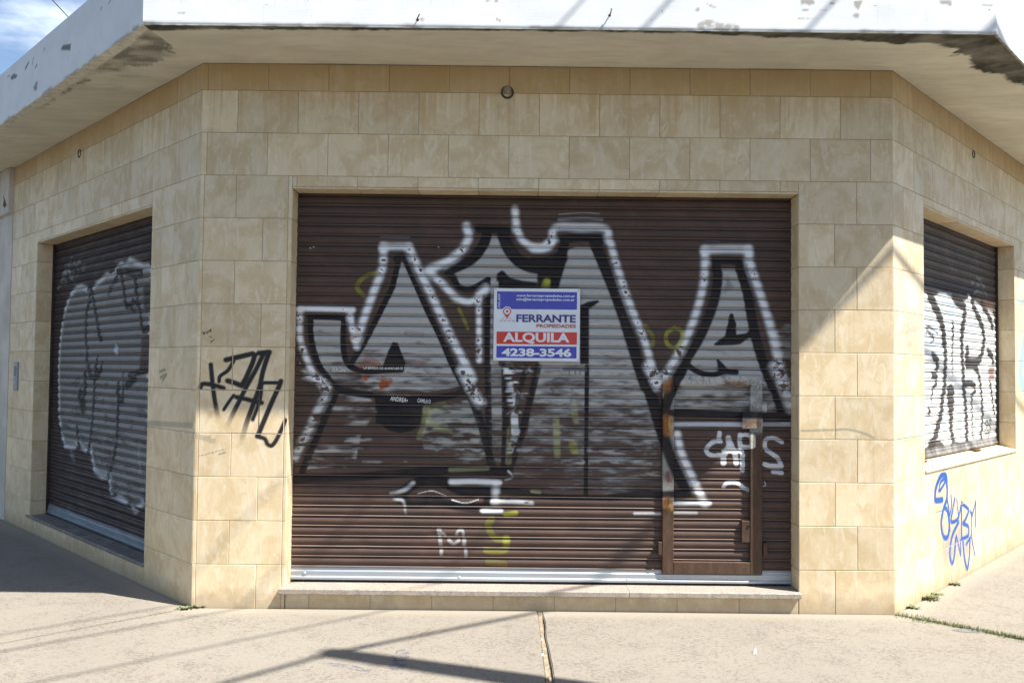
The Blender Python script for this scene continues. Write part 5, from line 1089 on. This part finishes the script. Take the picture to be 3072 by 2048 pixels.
stext('ALQUILA', 305, 1496, 953, 1158, M_SGW, .036); stext('4238-3546', 284, 1532, 1238, 1390, M_SGW, .040)
def disc(name, cx, cy, r, off, mat, tip=None, n=40):
    b = MB(); pts = []
    for i in range(n):
        t = 2 * math.pi * i / n; x, y = cx + r * math.sin(t), cy - r * math.cos(t)
        pts.append((x, y))
    if tip: pts = [p for p in pts if p[1] < cy + r * .42]; k = max(range(len(pts)), key=lambda i: (pts[i][1], pts[i][0])); right = [p for p in pts if p[0] >= cx]; left = [p for p in pts if p[0] < cx]; pts = sorted(right, key=lambda p: p[1]) + [(cx, tip)] + sorted(left, key=lambda p: -p[1])
    b.add([spt(sx(x), sz(y), off) for x, y in pts] + [spt(sx(cx), sz(cy), off)], [((i + 1) % len(pts), i, len(pts)) for i in range(len(pts))])
    return sadopt(b.build(name, mat))
disc('map_pin', 373, 568, 88, .0024, M_SGW, 735); disc('map_pin', 373, 570, 73, .0030, M_SGR, 706); disc('map_pin', 373, 570, 52, .0036, M_SGW); disc('map_pin', 373, 570, 21, .0042, M_SGN)
b = MB()
for x0, x1, s in ((230, 290, 26), (315, 358, 10), (395, 440, -10), (475, 525, -28)):
    b.quad(spt(sx(x0), sz(757), .0013), spt(sx(x1), sz(757), .0013), spt(sx(x1 + s * .8), sz(726), .0013), spt(sx(x0 + s), sz(726), .0013))
for x0, x1, s in ((275, 310, 20), (415, 455, -16)): b.quad(spt(sx(x0), sz(712), .0013), spt(sx(x1), sz(712), .0013), spt(sx(x1 + s * .8), sz(684), .0013), spt(sx(x0 + s), sz(684), .0013))
sadopt(b.build('map_grid', M_SGG))
for q in ((160, 170), (1655, 170), (160, 1448), (1655, 1448)):
    b = MB(); b.lathe(spt(sx(q[0]), sz(q[1]), 0), FF.n, [(.004, 0), (.004, .003), (.002, .004)], 8); b.tube([spt(sx(q[0]), sz(q[1]), 0), FF.P(sx(q[0]), sz(q[1]), -REC + .002)], .0015, 6); sadopt(b.build('fixing', M_GALV))

# ------------------------------------------------------------------ the house next door on the left
nb = empty('neighbour_house', FL.P(4.62, ZG, 0)); tag(nb, 'white plastered neighbouring house at the left edge, under the eave', 'house')
def nadopt(o): o.parent = nb; o.matrix_parent_inverse = Matrix.Translation(-Vector(nb.location)); return o
b = MB(); b.fbox(FL, 4.604, 9.0, -.1, HS - .004, -.35, .004); nadopt(b.build('wall', M_WHITE))
a0, z1 = onwall(FL, 46, 500); a1, z0 = onwall(FL, 40, 630, .05)
b = MB(); b.bevbox(FL, 4.615, 9.0, z0, HS - .006, .004, .05, .006); ln = nadopt(b.build('lintel', M_WHITE))
cc, zz_ = onwall(FL, 14, 600, .05)
b = MB(); b.add([FL.P(cc + p, zz_ + q, .0515) for p, q in ((-.09, -.07), (.0, -.09), (.06, -.05), (.03, .0), (.07, .08), (.02, .03), (-.03, -.01))], [(0, 1, 2, 3, 4, 5, 6)]); x = b.build('spall', M_RUST, recalc=True); x.parent = ln

# ------------------------------------------------------------------ weeds and moss
def weed(x, y, r, h, n, seed, label):
    h *= .6; r *= .9; n = int(n * .8)
    rr = random.Random(seed); b = MB()
    for i in range(n):
        a = rr.uniform(0, 2 * math.pi); d = r * rr.random() ** .7; px, py = x + d * math.cos(a), y + d * math.sin(a) * .8
        L = h * rr.uniform(.4, .95); lean = rr.uniform(.4, 1.5); w = rr.uniform(.004, .009); dx, dy = math.cos(a) * lean, math.sin(a) * lean
        pts = [(0, w * .6), (.4, w), (.75, w * .8), (1.0, .0008)]; vs = []
        for t, ww in pts:
            cx, cy, cz = px + dx * L * t * t, py + dy * L * t * t, ZG - .004 + L * t * (1 - .25 * lean * t)
            vs += [(cx - math.sin(a) * ww, cy + math.cos(a) * ww, cz), (cx + math.sin(a) * ww, cy - math.cos(a) * ww, cz)]
        b.add(vs, [(2 * k, 2 * k + 1, 2 * k + 3, 2 * k + 2) for k in range(3)])
    o = b.build('weed', M_LEAF); o['label'] = label; o['category'] = 'weed'; o['group'] = 'weeds at the foot of the walls'; return o
def wx(fr, a, off=.02): p = fr.P(a, 0, off); return p[0], p[1]
q = onground(562, 1823); weed(q[0], q[1], .075, .045, 90, 1, 'low weed tuft at the shaded left corner of the tiled wall')
q = onground(600, 1818); weed(q[0], q[1] - .01, .05, .06, 60, 2, 'narrow weed tuft just right of the left wall corner')
for k, (u, v, r, h, n, lb) in enumerate(((2724, 1812, .045, .055, 60, 'small weed tuft nearest the right wall corner'), (2772, 1785, .075, .08, 110, 'largest weed tuft, at the foot of the right street wall'), (2795, 1772, .05, .05, 50, 'thin weed tuft behind the largest one on the right street wall'), (2850, 1738, .06, .05, 70, 'weed tuft under the blue tag on the right street wall'))):
    a, z = onwall(FR, u, v); x, y = wx(FR, a, .03); weed(x, y, r, h, n, 10 + k, lb)
rr = random.Random(5); b = MB()
for i in range(8000):
    t = rr.random() ** .8 * 2.4; s = rr.gauss(0, .019) * (1.9 if t < .25 else 1.0)
    if vnoise(np.array([t * 9.0]), np.array([4.0]))[0] < .10: continue
    p = np.array([XR, 0]) + nr * t + dr * s; L = rr.uniform(.008, .034); a = rr.uniform(0, 6.28); w = .003
    b.add([(p[0] - w * math.sin(a), p[1] + w * math.cos(a), ZG - .012), (p[0] + w * math.sin(a), p[1] - w * math.cos(a), ZG - .012), (p[0] + L * .6 * math.cos(a), p[1] + L * .6 * math.sin(a), ZG - .006 + L)], [(0, 1, 2)])
tag(b.build('grass', M_GRASS), 'moss and short grass in the pavement joint by the right corner', 'grass', kind='stuff')
# litter
def chip(u, v, s, label, hgt=.004):
    q = onground(u, v, ZG if hgt > .01 else ZG - .006); b = MB(); b.add([(q[0] - s, q[1] - s * .5, 0 + (ZG if hgt > .01 else ZG - .012)), (q[0] + s, q[1] - s * .3, ZG - .004), (q[0] + s * .8, q[1] + s * .6, ZG + hgt * .5), (q[0] - s * .3, q[1] + s * .7, ZG + hgt), (q[0], q[1], ZG + hgt + .004)], [(0, 1, 4), (1, 2, 4), (2, 3, 4), (3, 0, 4), (3, 2, 1, 0)])
    o = b.build('paper_scrap', M_CHALK); o['label'] = label; o['category'] = 'litter'; o['group'] = 'scraps of litter on the pavement'; return o
chip(1625, 1919, .008, 'tiny white scrap in the pavement crack, nearest the wall'); chip(1627, 1965, .009, 'tiny white scrap in the pavement crack, nearest the camera'); chip(2265, 1957, .012, 'white paper scrap lying on the pavement below the small door', .03)

# ------------------------------------------------------------------ overhead wires and the pole that carries them (their shadows fall into the picture)
wd_ = np.array([math.cos(rad(41.0)), math.sin(rad(41.0)), 0.0])
HW = 7.4
def over(g, h=HW): return np.array([g[0], g[1], ZG]) + SUN * ((h - ZG) / SUN[2])
tip = onground(800 + 420 / 2.138, 1700 + 550 / 2.138)
base_ = onground(1640, 2048)
top = over(tip, 7.6)
sd = np.array([base_[0] - tip[0], base_[1] - tip[1]]); sd /= np.hypot(*sd)
# the pole leans a little: its foot lies on the line of its shadow
sun2 = SUN[:2] / SUN[2]
foot = tip + sd * (np.hypot(*(sun2 * 7.5)))
pole = empty('utility_pole', (foot[0], foot[1], ZG)); tag(pole, 'grey wooden utility pole at the kerb right of the camera, carrying the wires', 'pole')
def padopt(o): o.parent = pole; o.matrix_parent_inverse = Matrix.Translation(-Vector(pole.location)); return o
b = MB(); b.tube([(foot[0], foot[1], -.3), tuple(np.array([foot[0], foot[1], 0]) * .5 + top * .5), tuple(top)], .155, 14, .085); padopt(b.build('shaft', M_POLE, smooth=True))
b = MB(); cx = np.array([-wd_[1], wd_[0], 0]); p = top - np.array([0, 0, .35]); b.tube([p - cx * .14, p + cx * .14], .03, 6); padopt(b.build('crossarm', M_POLE))
def wire(g, d, r, label, sag=.05, back=14, fwd=26, h=HW):
    p = over(g, h) if len(g) == 2 else np.array(g); b = MB(); pts = [p + d * s + np.array([0, 0, -sag * math.sin(math.pi * (s + back) / (back + fwd))]) for s in np.linspace(-back, fwd, 40)]
    b.tube(pts, r, 6); o = b.build('overhead_wire', M_CABLE); tag(o, label, 'wire', 'overhead wires along the right street'); return o
z5 = zone(0, 1700, 3.36)
T0 = over(tip, 7.4); nW = np.cross(SUN, np.array(FF.P(2.683, 2.593)) - np.array([tip[0], tip[1], ZG])); fw = np.cross(nW, (0, 0, 1)); fw /= np.linalg.norm(fw)
fw = fw if fw[0] > 0 else -fw; bwd = np.array([math.cos(rad(47)), math.sin(rad(47)), 0])
b = MB(); b.tube([T0 - bwd * 16, T0 - bwd * 8, T0, T0 + fw * 10, T0 + fw * 22, T0 + fw * 34], .024, 8); tag(b.build('overhead_wire', M_CABLE), 'thickest overhead cable, fixed at the top of the pole', 'wire', 'overhead wires along the right street')
wire(onground(*z5((1100, 642))), wd_, .010, 'overhead wire whose shadow meets the left wall corner')
wire(onground(*z5((780, 540))), wd_, .008, 'thin overhead wire nearest the left street')
wire(onground(950, 1869), wd_, .0095, 'overhead wire between the thick cable and the left corner wire')
# thin wire in the sky over the left street
d1, d2 = ray(100, -60), ray(205, 52); p1, p2 = CAM + d1 * 9.5, CAM + d2 * 11.5
b = MB(); v_ = p2 - p1; b.tube([p1 - v_ * 3, p1, p2, p2 + v_ * 6], .006, 6); tag(b.build('overhead_wire', M_CABLE), 'thin wire against the blue sky at the top left', 'wire')
